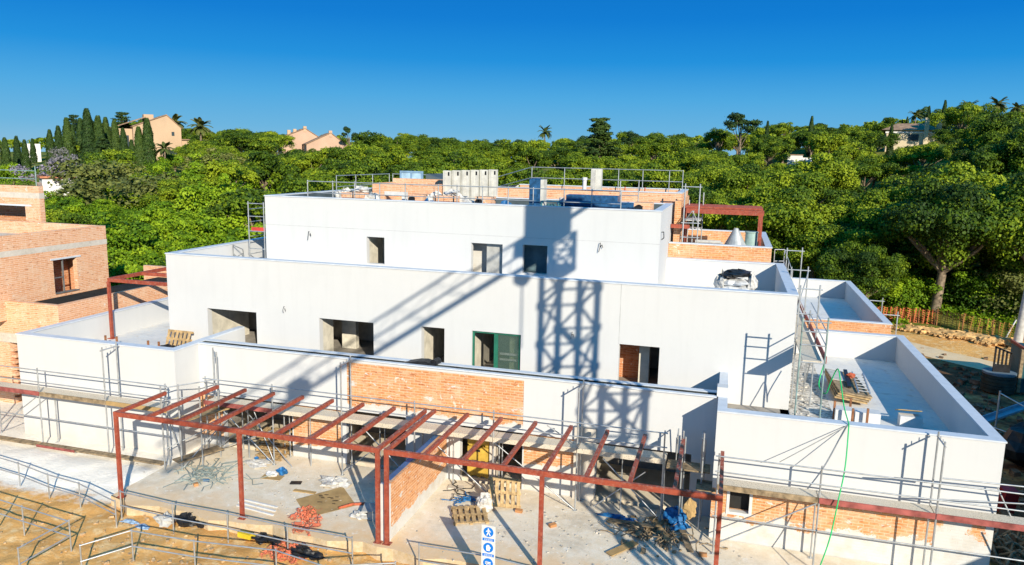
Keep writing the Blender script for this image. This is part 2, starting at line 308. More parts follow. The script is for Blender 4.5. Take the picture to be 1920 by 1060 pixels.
# patio slab
b = MB(); n = 60; x0, x1 = -20.2, 12.5
fy = lambda x: 19.62+.12*math.sin(x*1.7)+.08*math.sin(x*4.1+1)+(0.3 if x < -19.5 else 0)
Pf = [(x0+(x1-x0)*i/n, fy(x0+(x1-x0)*i/n)) for i in range(n+1)]
for (xa, ya), (xb, yb) in zip(Pf[:-1], Pf[1:]):
    yk = 25.03 if xa >= -.2 or True else 25
    yka = 23.55 if xa > .0 else 25.03
    b.quad((xa, ya, -1), (xb, yb, -1), (xb, yka, -1), (xa, yka, -1)); b.mi = 1; b.quad((xa, ya-.04, -1.6), (xb, yb-.04, -1.6), (xb, yb, -1), (xa, ya, -1)); b.mi = 0
b.quad((x0, 25.03, -1.6), (x0, Pf[0][1], -1.6), (x0, Pf[0][1], -1), (x0, 25.03, -1)); b.quad((x1, Pf[-1][1], -1.6), (x1, 23.5, -1.6), (x1, 23.5, -1), (x1, Pf[-1][1], -1))
def M_patio():
    t = NT('patio_dusty_concrete'); p = t.n('SeparateXYZ', {0: t.pos}); a = t.ramp(t.noise(.45, 8, None, .65), .35, .68)
    c = t.mix(a, (.66,.56,.42), (.82,.72,.55)); c = t.mix(t.math('MULTIPLY', t.ramp(t.noise(1.9, 8, None, .78), .42, .62), .55), c, (.88,.82,.71))
    c = t.mix(t.math('MULTIPLY', t.ramp(t.noise(.36, 9, None, .75), .54, .68), .6), c, (.42,.36,.28)); c = t.mix(t.math('MULTIPLY', t.ramp(t.noise(14., 4, None, .7), .62, .69), .6), c, (.30,.25,.19))
    e = t.math('MULTIPLY', t.ramp(t.math('ADD', p.outputs[1], t.math('MULTIPLY', t.math('SUBTRACT', t.noise(1.1, 7, None, .7), .5), 3.2)), 21.4, 19.8), .75); c = t.mix(e, c, (.78,.50,.24))
    c = t.mix(t.math('MULTIPLY', t.ramp(t.noise(3.3, 6, None, .75), .6, .66), .6), c, (.90,.87,.80)); t.bump(t.noise(16., 6), .35, .02); return t.done(c, .92, 0, .15)
struct(b.build('patio', [M_patio(), M_concrete('soiled_slab_edge', (.62,.47,.28), (.46,.33,.18), .25, 1.3)]))
# ------------------------------------------------------------------ main building
yA, xA0, xA1, zA = 32.31, -22.09, -2.82, 8.89
yB, xB0, xB1, zB = 28.12, -24.5, 2.48, 6.38
yL, xC0, xL1, yC, zC, xR0, yR, xR1 = 23.66, -28.36, -20.47, 25.04, 3.29, 0., 23.56, 7.95
Z0 = -1.6; T = .3; FL = 2.1
house = thing('apartment_building', 'large white stepped apartment block under construction with flat terraces in the middle', 'building', (-10, 28, -1))
def P(name, mat, f, label=None, parent=house):
    b = MB(); f(b); return b.build(name, mat, parent, label)
def cap(b, x0, x1, y0, y1, z): b.box(x0, x1, y0, y1, z-.05, z)
# left wing
P('wing_wall', WD, lambda b: (b.wall('y', yL, yL+T, xC0, xL1, Z0, zC-.05), b.box(xC0, xC0+T, yL+T, 36, Z0, zC-.05), b.box(xL1-T, xL1, yL+T, yC, Z0, zC-.05), b.box(xL1-T, xL1, yC+.1, yB, FL, zC-.05)), 'white rendered left wing wall with dusty foot')
P('terrace_floor', TERR, lambda b: b.box(xC0+T, xL1-T, yL+T, 36, FL-.3, FL))
def f(b):
    o = .03
    cap(b, xC0-o, xL1+o, yL-o, yL+T+o, zC); cap(b, xC0-o, xC0+T+o, yL+T+o, 36, zC); cap(b, xL1-T-o, xL1+o, yL+T+o, yC-.06, zC); cap(b, xL1-T-o, xL1-.02, yC-.06, yB-.002, zC)
P('parapet_coping', CAP, f)
# middle front
O = [(-19.4,-16.2,-1,1.15), (-13.8,-11.3,-1,1.2), (-9.1,-6.7,-1,1.15), (-4.0,-.75,-1,1.15), (-16.15,-14.0,-1,1.15), (-6.65,-4.75,-1,1.15)]
PAN = (-13.75,-6.7,1.3,3.12)
P('front_wall', W, lambda b: (b.wall('y', yC, yC+.26, xL1, xR0+.1, Z0, 2.9, [(o[0], o[1], Z0 if o[2] == -1 else o[2], o[3]) for o in O]+[(PAN[0], PAN[1], PAN[2], 2.9)]),
   b.wall('y', yC, yC+.09, xL1, xR0+.1, 2.9, zC-.05, [(PAN[0], PAN[1], 2.9, PAN[3])]), b.box(-.05, .3, 25.0, 25.42, zC, zC+.33), b.box(xL1, xR0, 25.42, 25.66, 2.5, zC-.02)), 'white rendered ground floor front')
P('brick_panel', M_patch('brick_with_mortar_smears', 3.3, 1.5, .3), lambda b: (b.box(PAN[0], PAN[1], yC+.012, yC+.25, PAN[2], 2.88), b.box(PAN[0], PAN[1], yC+.012, yC+.085, 2.88, PAN[3])), 'bare brick band above the scaffold deck')
P('brick_panel', M_patch('brick_over_white_base', 3, -.45, .12), lambda b: b.box(-16.15, -14.0, yC+.01, yC+.25, -1.2, 1.15), 'brick pier with white splashed base')
P('brick_panel', M_patch('brick_half_rendered', 3, .05, .35), lambda b: b.box(-6.65, -4.75, yC+.01, yC+.25, -1.2, 1.15), 'half rendered brick pier')
P('coping', CAP, lambda b: (b.box(xL1+.032, xR0-.05, yC-.06, yC+.1, zC-.05, zC), b.box(xL1+.03, xR0-.05, 25.41, 25.67, zC-.015, zC+.01)))
P('drain_channel', M_plain('dark_gutter', (.05,.06,.06), .7, 0, .4, 2.), lambda b: (b.box(xL1+.04, xR0-.06, yC+.1, 25.40, 2.8, 2.9), b.box(xL1+.04, xR0-.06, 25.395, 25.418, 2.9, zC-.02), b.box(xL1+.04, xL1+.06, yC+.11, 25.39, 2.9, zC-.02)))
P('column', PINKSLAB, lambda b: b.box(-4.78, -4.02, 24.9, 25.4, -1, 1.7), 'beige concrete column')
P('column', PINKSLAB, lambda b: b.box(-8.05, -7.8, 25.35, 25.6, -1, 1.8))
def f(b):
    b.box(xL1, xR0, 25.31, 28.6, -1.3, -.985); b.box(xL1, xB1, 25.31, yB-.001, 1.8, FL)
P('floor_slab', PATIO, f)
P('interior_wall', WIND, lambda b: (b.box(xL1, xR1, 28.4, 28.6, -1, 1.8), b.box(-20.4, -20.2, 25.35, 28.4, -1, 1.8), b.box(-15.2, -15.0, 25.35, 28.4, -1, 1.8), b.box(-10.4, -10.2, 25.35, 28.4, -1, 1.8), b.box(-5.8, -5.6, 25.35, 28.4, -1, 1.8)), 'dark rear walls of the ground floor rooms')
P('brick_reveal', BR, lambda b: (b.box(-20.44, -19.42, 24.99, 25.03, -.6, 1.1), b.box(-.74, -.02, 25.3, 25.34, -1, 1.1)))
# right wing
P('wing_wall', W, lambda b: (b.wall('y', yR, yR+T, xR0, xR1, .72, zC-.05), b.box(xR0, xR0+T, yR+T, yB-.002, -1.2, zC-.05), b.box(xR1-T, xR1, yR+T, 37.34, Z0, zC-.05), b.box(xB1, xR1-T, 37.04, 37.34, Z0, zC-.05)), 'white rendered right wing wall')
P('wing_base', M_patch('bare_brick_base', .69, -.12, .5, False), lambda b: b.wall('y', yR+.012, yR+T, xR0, 6.42, Z0, .72, [(.55, 1.17, -.02, .68)]), 'bare brick base with ragged white render below')
P('wing_base', M_patch('smeared_brick_base', .9, .62, 1.1, False), lambda b: b.box(6.42, xR1, yR+.008, yR+T, Z0, .72), 'render smeared over the brick at the corner')
P('window', WPAINT, lambda b: b.wall('y', yR-.01, yR+.2, .47, 1.25, -.1, .715, [(.56, 1.16, -.01, .67)]), 'small square window with white surround')
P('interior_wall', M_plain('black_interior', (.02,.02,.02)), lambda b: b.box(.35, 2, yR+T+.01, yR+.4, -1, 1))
P('terrace_floor', TERR, lambda b: (b.box(xR0+T, xB1, yR+T, yB-.002, FL-.3, FL), b.box(xB1, xR1-T, yR+T, 37.04, FL-.3, FL)))
def f(b):
    o = .03
    cap(b, xR0, xR1+o, yR-o, yR+T+o, zC); cap(b, xR1-T-o, xR1+o, yR+T+o, 37.01, zC); cap(b, xB1+.002, xR1+o, 37.01, 37.37, zC); cap(b, xR0, xR0+T, yR+T+o, yB-.002, zC)
P('parapet_coping', CAP, f)
# rear right terrace
P('rear_terrace_wall', BR, lambda b: (b.box(2.5, xR1, 39.96, 40.21, Z0, zC-.05), b.box(xR1-T+.05, xR1-.001, 40.21, 54, Z0, FL)), 'brick front of the rear right terrace')
P('rear_terrace_parapet', W, lambda b: (b.box(xR1-T, xR1, 40.21, 54, FL, zC-.05), b.box(2., xR1-T, 53.7, 54, Z0, zC-.05)))
P('terrace_floor', TERR, lambda b: b.box(2.2, xR1-T, 40.21, 53.7, FL-.3, FL))
def f(b):
    o = .03; cap(b, 2.5, xR1+o, 39.93, 40.24, zC); cap(b, xR1-T-o, xR1+o, 40.24, 53.67, zC); cap(b, 2., xR1+o, 53.67, 54.03, zC)
P('parapet_coping', CAP, f)
# middle storey
HB = [(-22.4,-19.85,2.2,3.98), (-16.72,-14.15,2.2,3.98), (-11.97,-10.95,2.2,4.01), (-9.76,-7.7,2.2,4.02), (-3.78,-2.25,2.2,4.01)]
P('front_wall', W, lambda b: (b.wall('y', yB, yB+T, xB0, xB1, FL-.3, zB-.05, HB), b.box(xB0, xB0+T, yB+T, 36.8, FL, zB-.05), b.box(xB1-T, xB1, yB+T, 36.8, FL-.3, zB-.05), b.box(xA1+.002, xB1-T, 36.5, 36.8, FL, zB-.05), b.box(xB0+T, xA0, 36.5, 36.8, FL, zB-.05)), 'white rendered middle storey wall')
P('terrace_floor', TERR, lambda b: b.box(xB0+T, xB1-T, yB+T, 36.5, 4.85, 5.12))
def f(b):
    o = .03; cap(b, xB0-o, xB1+o, yB-o, yB+T+o, zB); cap(b, xB0-o, xB0+T+o, yB+T+o, 36.83, zB); cap(b, xB1-T-o, xB1+o, yB+T+o, 36.47, zB); cap(b, xA1+.004, xB1+o, 36.47, 36.83, zB); cap(b, xB0+T+o, xA0-.002, 36.47, 36.83, zB)
P('parapet_coping', CAP, f)
P('interior_wall', WIN, lambda b: (b.box(xB0+T, xB1-T, 32., 32.2, FL, 4.85), *[b.box(h[0]-.22, h[0]-.06, yB+T, 31.2 if i != 1 else 29.4, FL, 4.85) for i, h in enumerate(HB[:4])], *[b.box(h[1]+.5, h[1]+.65, yB+T, 32, FL, 4.85) for h in HB]), 'plastered partitions of the middle storey')
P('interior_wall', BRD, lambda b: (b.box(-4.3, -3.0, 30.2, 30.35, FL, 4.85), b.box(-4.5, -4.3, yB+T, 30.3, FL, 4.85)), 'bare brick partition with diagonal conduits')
P('column', WIN, lambda b: b.box(-3.12, -2.72, 29.2, 29.6, FL, 4.85)); P('column', WIN, lambda b: b.box(-16.9, -16.2, 30.4, 30.7, FL, 4.85))
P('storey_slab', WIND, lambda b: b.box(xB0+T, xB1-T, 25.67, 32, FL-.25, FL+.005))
P('plastic_sheet', BLUE, lambda b: b.box(-21.0, -19.6, 31.9, 31.98, 3.2, 4.6), 'crumpled blue plastic sheet behind the left opening')
HWT = M_plain('white_bar', (.7,.7,.7)); gw = P('window', GFRAME, lambda b: (b.wall('y', yB+.08, yB+.16, -9.75, -8.78, 2.21, 4.01, [(-9.68, -8.84, 2.3, 3.94)]), b.wall('y', yB+.1, yB+.2, -8.8, -7.71, 2.21, 4.01, [(-8.68, -7.8, 2.3, 3.93)])), 'green framed sliding window')
P('pane', GLASS, lambda b: b.box(-8.68, -7.8, yB+.13, yB+.16, 2.3, 3.93), None, gw); P('rail', HWT, lambda b: (b.box(-8.66, -7.82, yB+.3, yB+.34, 3.05, 3.14), b.box(-8.66, -7.82, yB+.3, yB+.34, 2.82, 2.9)), None, gw); P('curtain', M_plain('pale_green_protection', (.45,.50,.32), .8, 0, .2, 5.), lambda b: b.box(-8.3, -7.95, yB+.5, yB+.53, 2.2, 3.9), None, gw)
P('expansion_joint', M_plain('joint_grey', (.45,.45,.45)), lambda b: (b.box(-3.81, -3.79, yB-.003, yB+.02, 4.01, zB-.05), b.box(xA0, xA1, yA-.003, yA+.02, 7.45, 7.465)))
# top storey
HA = [(-16.58,-15.65,5.83,7.11), (-11.3,-9.8,5.72,7.09), (-8.86,-7.72,5.85,7.13)]
P('front_wall', W, lambda b: (b.wall('y', yA, yA+T, xA0, xA1, 5.12, zA-.05, HA), b.box(xA1-T, xA1, yA+T, 38.3, 5.0, zA-.05), b.box(xA0, xA0+T, yA+T, 46, 5.12, zA-.05), b.box(-14.3, xA1-T, 38.0, 38.3, 5.12, zA-.05), b.box(xA0+T, -14, 45.7, 46, 5.12, zA-.05)), 'white rendered top storey wall')
P('roof_floor', ROOFD, lambda b: (b.box(xA0+T, xA1-T, yA+T, 38.0, 8.1, 8.32), b.box(xA0+T, -14.3, 38.0, 45.7, 8.1, 8.319)))
P('parapet_lining', ROOFD, lambda b: (b.box(xA0+T, xA0+T+.02, yA+T+.02, 45.68, 8.32, zA-.06), b.box(xA0+T, xA1-T, yA+T, yA+T+.02, 8.32, zA-.06), b.box(-14, xA1-T, 37.98, 37.999, 8.32, zA-.06), b.box(xA0+T, -14.3, 45.68, 45.699, 8.32, zA-.06), b.box(xA1-T-.02, xA1-T-.001, yA+T+.02, 37.98, 8.32, zA-.06)))
def f(b):
    o = .03; cap(b, xA0-o, xA1+o, yA-o, yA+T+o, zA); cap(b, xA0-o, xA0+T+o, yA+T+o, 46, zA); cap(b, xA1-T-o, xA1+o, yA+T+o, 37.97, zA); cap(b, -14.3, xA1+o, 37.97, 38.33, zA); cap(b, xA0+T+o, -14, 45.67, 46.03, zA)
P('parapet_coping', CAP, f)
P('interior_wall', WIN, lambda b: (b.box(xA0+T, xA1-T, 34.2, 34.4, 5.12, 8.1), b.box(-16.85, -16.64, yA+T, 34.2, 5.12, 8.1), b.box(-15.2, -15., yA+T, 34.2, 5.12, 8.1), b.box(-9.3, -9.1, yA+T, 34.2, 5.12, 8.1)), 'plastered partitions of the top storey')
P('door', M_plain('pale_door', (.42,.42,.40)), lambda b: b.box(-10.65, -9.78, yA+.32, yA+.37, 5.3, 7.3), 'pale panel standing in the wide top opening')
P('interior_wall', M_patch('stained_plaster', 5, 6.2, .5), lambda b: b.box(-11.6, -10.6, 33.2, 33.3, 5.12, 8.1), 'stained plaster wall inside the wide top opening')
P('interior_wall', TEALD, lambda b: b.box(-9.08, -7.4, 33.3, 33.4, 5.12, 8.1))
# rear brick storeys
P('rear_brick_wall', BR, lambda b: (b.box(xA1+.01, 1.95, 37.1, 37.35, 5, 7.02), b.box(1.7, 1.95, 37.35, 45.2, 2, 7.02), b.box(-2.4, 1.7, 44.95, 45.2, 2, 7.02), b.box(-2.7, -2.4, 38.33, 45.2, 6, 9.)), 'bare brick walls of the rear terrace')
P('terrace_floor', TERR, lambda b: b.box(-2.4, 1.7, 37.35, 44.95, 5.9, 6.1))
P('parapet_coping', CAP, lambda b: (cap(b, xA1+.02, 1.98, 37.07, 37.38, 7.07), cap(b, 1.67, 1.98, 37.38, 44.92, 7.07), cap(b, -2.4, 1.98, 44.92, 45.23, 7.07)))
P('upper_brick_wall', BRL, lambda b: (b.box(-12.4, -2.45, 39.2, 39.45, 6, 9.33), b.box(-2.7, -2.45, 39.45, 44.5, 9.0, 9.33), b.box(-12.4, -2.7, 44.25, 44.5, 8, 9.33)), 'long orange brick parapet at the back of the roof')
P('upper_roof', ROOFD, lambda b: b.box(-12.4, -2.7, 39.45, 44.25, 8.8, 9.0))
P('parapet_coping', CAP, lambda b: (cap(b, -12.43, -2.42, 39.17, 39.48, 9.39), cap(b, -2.73, -2.42, 39.48, 44.22, 9.39), cap(b, -12.43, -2.42, 44.22, 44.53, 9.39)))
P('upper_render_slope', W, lambda b: b.add([(-14,39.2,8.9),(-12.41,39.2,8.9),(-12.41,39.2,9.36),(-12.9,39.2,9.3),(-14,44,8.9),(-12.41,44,8.9),(-12.41,44,9.36),(-12.9,44,9.3)], [(0,1,2,3),(7,6,5,4),(3,2,6,7),(0,3,7,4)]), 'white rendered slope')
P('rear_core', W, lambda b: b.box(-21, -3, 46.1, 54, -1, 7.5))
for i, (px, py) in enumerate(((580, 440), (1125, 462))):
    x, _, z = at(px, py, 'y', yA-.01)
    P('cable_stub', DARK, lambda b: (b.path([(x, yA+.02, z+.12), (x+.03, yA-.12, z+.16), (x+.02, yA-.15, z-.05), (x-.04, yA-.1, z-.25)], .015), b.path([(x, yA+.02, z-.05), (x+.1, yA-.1, z+.08), (x+.14, yA-.1, z-.06)], .014)))
for i, (px, py) in enumerate(((533, 580), (1072, 628))):
    x, _, z = at(px, py, 'y', yB-.01)
    P('cable_stub', DARK, lambda b: (b.path([(x, yB+.02, z+.1), (x+.04, yB-.1, z+.14), (x, yB-.12, z-.02), (x-.02, yB-.06, z-.16)], .011), b.path([(x, yB+.02, z), (x+.07, yB-.08, z+.05), (x+.09, yB-.05, z-.08)], .011)))
P('cable_stub', DARK, lambda b: b.path([(xA1-.1, yA+.6, 7.9), (xA1+.1, yA+.5, 7.95), (xA1+.12, yA+.5, 7.7), (xA1+.02, yA+.6, 7.6)], .02))
# dividing wall between the two patios
dv = thing('dividing_wall', 'low brick wall with a white foot between the two front pergolas', 'wall', (-9.8, 22, -1))
P('wall', M_patch('brick_wall_white_foot', 3, -.55, .22, False), lambda b: b.box(-9.88, -9.62, 20.15, 25.0, -1, .88), None, dv)
P('end_strip', WPAINT, lambda b: b.box(-9.90, -9.60, 20.02, 20.15, -1, .9), 'white rendered end', dv)
P('cover_sheet', M_plain('blue_protection_sheet', (.05,.13,.30), .5), lambda b: b.box(-9.9, -9.72, 20.4, 25.0, .88, .9), 'dark blue strip laid along the top', dv)
# ------------------------------------------------------------------ neighbouring brick building on the left
nb = thing('brick_building', 'unfinished orange brick building with concrete bands at the left edge', 'building', (-34, 30, -1))
yf = 26.3
P('terrace_parapet', BRL, lambda b: (b.box(-46, -28.95, yf, yf+.25, 2.4, 3.93), b.box(-29.2, -28.95, yf+.25, 36.2, 2.4, 3.93), b.box(-33, -29.2, 36, 36.25, 2.4, 4.25)), None, nb)
P('concrete_band', PINKSLAB, lambda b: b.box(-46, -28.97, yf+.02, 36.2, 1.95, 2.4), None, nb)
P('terrace_roof', M_plain('black_roofing', (.010,.014,.015), 1., 0, .3, 2.), lambda b: b.box(-31.98, -29.2, yf+.25, 36, 2.4, 3.62), None, nb)
P('wall', BRL, lambda b: (b.box(-46, -32.1, yf+.1, yf+.4, Z0, 1.95), b.box(-32.35, -32.1, yf+.4, 31, Z0, 1.95), b.box(-32.1, -28.4, 30.5, 30.7, Z0, 1.95)), 'lower brick wall', nb)
for i in range(9): P('quoin', BRL, lambda b: b.box(-32.13, -31.87+.1*(i % 2), yf+.08, yf+.42, -.9+i*.3, -.76+i*.3), None, nb)
wz = (29.0, 30.4, 3.82, 5.48)
P('upper_wall', BRL, lambda b: (b.wall('x', -32.25, -32, 18, 32.4, 3.0, 5.95, [wz]), b.box(-46, -32.25, 32.15, 32.4, 3, 5.9)), None, nb)
P('concrete_band', PINKSLAB, lambda b: b.box(-46, -31.99, 18, 32.42, 5.95, 6.22), None, nb)
P('parapet', BRL, lambda b: (b.box(-32.25, -32, 18, 32.4, 6.22, 6.93), b.box(-46, -32.25, 32.15, 32.4, 6.22, 6.93)), None, nb)
P('roof_deck', CONC, lambda b: b.box(-46, -32.25, 18, 32.15, 6.0, 6.25), None, nb)
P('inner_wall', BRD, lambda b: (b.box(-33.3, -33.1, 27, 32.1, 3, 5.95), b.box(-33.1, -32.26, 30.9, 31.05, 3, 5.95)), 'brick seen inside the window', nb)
P('lintel', CAP, lambda b: b.box(-32.27, -31.97, 28.85, 30.65, 5.48, 5.56), None, nb)
P('window', STEELD, lambda b: (b.box(-32.16, -32.08, 29.62, 29.66, 3.82, 5.48), b.box(-32.16, -32.08, 29.0, 29.62, 4.55, 4.59), b.box(-32.2, -31.95, 29.0, 30.4, 3.78, 3.83)), 'bare window bars in the side wall', nb)
yt = 32.5; xt = -36.45
def slant(b, z0, z1, o=0.):
    P0 = [(xt+o, yt+.3), (xt-3.95+o, yt+3.75), (xt-4.3, yt+3.75), (xt-.35, yt+.3)]
    b.add([(*p, z0) for p in P0]+[(*p, z1) for p in P0], [(3,2,1,0),(4,5,6,7),(0,1,5,4),(1,2,6,5),(2,3,7,6),(3,0,4,7)])
P('top_wall', BRL, lambda b: (b.wall('y', yt, yt+.3, -46, xt, 6.2, 8.2, [(-43, xt-1.05, 6.2, 7.75)]), slant(b, 6.2, 8.2, -.02), b.wall('y', yt, yt+.3, -46, xt, 8.5, 8.87), slant(b, 8.5, 8.87, -.02)), None, nb)
P('concrete_band', PINKSLAB, lambda b: (b.box(-46, xt+.01, yt-.01, yt+.31, 8.2, 8.5), slant(b, 8.2, 8.5, -.01)), None, nb)
P('lintel', CAP, lambda b: b.box(-46, xt-.6, yt-.02, yt+.2, 7.75, 7.84), None, nb)
P('inner_wall', BRD, lambda b: (b.box(-46, xt-1.7, 33.9, 34.1, 6.2, 8.2), ), None, nb)
P('roof_deck', ROOFD, lambda b: b.box(-46, xt-4.2, yt+.31, 36, 8.2, 8.55), None, nb)
# unseen block on the right, added to shade the strip beside the right wing
rb = thing('unseen_shade_block', 'unseen white flat roofed block added right of the site to shade the yard', 'house', (22, 24, -1.4))
P('wall', W, lambda b: b.box(16.6, 27, 8, 36, -1.6, 5.2), None, rb); P('parapet', CAP, lambda b: b.wall('x', 16.5, 16.9, 7.9, 36.1, 5.2, 5.9), None, rb)
for i in range(4): P('window', TEALD, lambda b: b.box(16.57, 16.62, 11+i*6, 13+i*6, 1, 2.6), None, rb)
# ------------------------------------------------------------------ red steel pergolas
def pergola(label, x0, x1, y0, y1, zt, posts, rafters, zg, s=.14, group='red pergolas in front of the building', endl=None):
    t = thing('steel_pergola', label, 'pergola', ((x0+x1)/2, y0, zg), group)
    P('beam', RED, lambda b: b.box(x0, x1, y0, y0+s*.75, zt-s*1.15, zt), None, t)
    for x in posts: P('post', RED, lambda b: (b.box(x-s*.45, x+s*.45, y0+.005, y0+s*.74, zg, zt-s*1.15), b.box(x-.13, x+.13, y0-.05, y0+.18, zg, zg+.015)), None, t)
    for x, ye in rafters: P('rafter', RED, lambda b: b.box(x-.055, x+.055, y0+s*.75, ye, zt-.13, zt-.005), None, t)
    return t
yP, zP = 19.86, 2.12
pergola('long rust red steel pergola frame on the patio, left of the dividing wall', -19.84, -9.86, yP, 23.6, zP, [-19.78, -14.87, -9.93], [(-19.78, 22.3)]+[(-18.5+1.235*i, 23.62) for i in range(7)]+[(-9.93, 23.7)], -1)
pergola('long rust red steel pergola frame on the patio, right of the dividing wall', -9.7, .3, yP, 23.85, zP, [-9.63, -4.72, .24], [(-9.63, 23.85)]+[(-8.4+1.235*i, 23.86) for i in range(7)]+[(.24, 23.2)], -1)
t = thing('steel_pergola', 'small red steel pergola over the left terrace beside the brick building', 'pergola', (-26, 28, 2.1))
for a, c in (((-27.8, 28.1), (-24.52, 28.1)), ((-27.8, 28.17), (-27.8, 33.2)), ((-27.72, 30.2), (-24.52, 30.2)), ((-27.72, 31.8), (-24.52, 31.8)), ((-27.8, 33.2), (-24.52, 33.2))):
    P('beam', RED, lambda b: b.beam((*a, 4.93), (*c, 4.93), .12, .17), None, t)
P('post', RED, lambda b: (b.box(-27.86, -27.74, 28.04, 28.16, 2.1, 4.85), b.box(-27.95, -27.65, 27.95, 28.25, 2.1, 2.13)), None, t)
t = thing('steel_pergola', 'red slatted steel pergola standing on the rear brick terrace roof', 'pergola', (0, 40, 6.1))
for x, y in ((1.45, 38.6), (1.45, 41.2), (-2.2, 38.6), (-2.2, 41.2)): P('post', RED, lambda b: b.box(x-.06, x+.06, y-.06, y+.06, 6.1, 8.5), None, t)
P('frame', RED, lambda b: (b.box(-2.3, 1.55, 38.53, 38.66, 8.42, 8.66), b.box(-2.3, 1.55, 41.14, 41.27, 8.42, 8.66), b.box(1.4, 1.53, 38.67, 41.13, 8.42, 8.66), b.box(-2.3, -2.17, 38.67, 41.13, 8.42, 8.66)), None, t)
for i in range(9): P('slat', RED, lambda b: b.box(-2.25, 1.5, 38.75+i*.27, 38.88+i*.27, 8.665, 8.76), None, t)
# ------------------------------------------------------------------ facade scaffolds
def scaffold(label, y0, dep, frames, zd, zg, segs, boards, lower=None, braces=(), ends=(0., 0.), loc=None, extra=()):
    """frames: (x, kind) kind 'g' guard post only, 't' tall frame"""
    t = thing('tube_scaffold', label, 'scaffold', (sum(f[0] for f in frames)/len(frames), y0, zg), 'scaffolds along the white walls')
    yi = y0+dep; xa, xb = frames[0][0]-ends[0], frames[-1][0]+ends[1]
    for x, k in frames:
        top = zd+2.2 if k == 't' else zd+1.05
        P('standard', STEEL, lambda b: (b.tube((x, y0, zg), (x, y0, top), .029), b.box(x-.07, x+.07, y0-.07, y0+.07, zg, zg+.012), b.tube((x, y0, zd+.12), (x, y0, zd+.2), .042)), None, t)
        P('standard', STEEL, lambda b: (b.tube((x, yi, zg), (x, yi, top+.05 if k == 't' else zd-.02), .029), b.box(x-.07, x+.07, yi-.07, yi+.07, zg, zg+.012)), None, t)
        P('transom', STEEL, lambda b: (b.tube((x, y0, zd-.06), (x, yi, zd-.06), .025), *( [b.tube((x, y0-.1, zd+2.08), (x, yi+.1, zd+2.08), .025), b.tube((x, y0+.2, zd+2.08), (x, y0+.2, zd+2.2), .012), b.tube((x, y0+.45, zd+2.08), (x, y0+.45, zd+2.2), .012)] if k == 't' else [])), None, t)
    for z in (zd+.48, zd+.97): P('guard_rail', STEEL, lambda b: b.tube((xa, y0-.03, z), (xb, y0-.03, z), .022), None, t)
    for z in ([zd-.98] if lower is None else lower): P('ledger', STEEL, lambda b: b.tube((xa, y0-.02, z), (xb, y0-.02, z), .022), None, t)
    for i, ((a, c), bd) in enumerate(zip(segs, boards)):
        P('deck', DECK, lambda b: (b.box(a, c-.03, y0+.03, yi-.02, zd-.045, zd)), None, t)
        P('toe_board', bd, lambda b: b.box(a, c-.03, y0-.045, y0-.0, zd-.1, zd+.07), None, t)
    for (p, q) in braces: P('brace', STEEL, lambda b: b.tube(p, q, .022), None, t)
    return t
yl = yL-1.0
t = scaffold('tube scaffold with plank deck along the front of the left white wing', yl, .7, [(-32.3, 'g'), (-29.3, 'g'), (-26.25, 'g'), (-22.95, 't'), (-20.1, 'g')], 1.22, -1.1, [(-32.4, -29.3), (-29.3, -26.2), (-26.2, -22.9), (-22.9, -20.05)], [PLANKR, PLANKR, WOODD, CARD], [.2],
   [((-29.3, yl, -1), (-26.25, yl, 1.15)), ((-20.1, yl+.7, -1), (-20.1, yl, 1.1))], (.3, .1))
P('low_plank', WOODD, lambda b: (b.box(-33, -26.3, yl-.35, yl-.05, -.88, -.82), b.box(-26.2, -20.2, yl-.35, yl-.05, -.88, -.82)), 'plank walkway low above the ground', t)
P('low_plank', PLANKR, lambda b: b.box(-26.2, -24.3, yl-.38, yl-.352, -.9, -.8), 'short red toe board near the ground', t)
yc = yC-1.0
t = scaffold('tube scaffold with perforated deck along the middle front behind the red pergolas', yc, .75, [(-19.4, 'g'), (-16.4, 'g'), (-13.45, 't'), (-10.5, 'g'), (-7.5, 'g'), (-4.5, 't'), (-1.6, 'g')], 1.2, -1., [(-19.5, -16.4), (-16.4, -13.45), (-13.45, -10.5), (-10.5, -7.5), (-7.5, -4.5), (-4.5, -1.5)], [PLANKR, DECK, DECK, DECK, DECK, DECK], [],
   [((-18.5, yc+.75, 1.1), (-15.6, yc, -1)), ((-19.4, yc, -1), (-17.2, yc, .8)), ((-7.5, yc, 1.1), (-4.5, yc, -1)), ((-7.5, yc, -1), (-9.9, yc, .9)), ((-13.45, yc, -.9), (-12.0, yc, .3)), ((-16.4, yc, .4), (-19.4, yc, -.9)), ((-4.5, yc+.7, 1.), (-5.6, yc+.1, 1.9)), ((-16.4, yc, -1), (-18.6, yc, .9)), ((-17.6, yc+.4, 1.1), (-16.4, yc, -.9)), ((-12.6, yc, 1.0), (-10.5, yc, -.9)), ((-1.6, yc, -.9), (-3.6, yc, 1.0)), ((-3.9, yc+.3, -.9), (-2.2, yc+.3, .6))], (.1, .1))
for x, y in ((-17.7, 24.3), (-15.0, 24.4), (-9.2, 24.6), (-3.0, 24.5), (-18.4, 24.9), (-16.2, 24.85), (-12.1, 24.9), (-12.5, 25.3), (-7.4, 24.85)):
    P('prop', STEEL, lambda b: (b.tube((x, y, -1), (x, y, .3), .03), b.tube((x, y, .3), (x, y, 1.12), .022)), None, t)
P('end_guard', STEEL, lambda b: (b.path([(-1.2, yc+.1, 1.25), (-1.2, yc+.1, 2.05), (-1.2, yc+.6, 2.15), (-1.2, yc+.7, 1.25)], .02), b.path([(-.4, yc, 1.0), (-.4, yc, 2.1), (-.4, yc+.5, 2.2), (-.4, yc+.6, 1.0)], .02)), None, t)
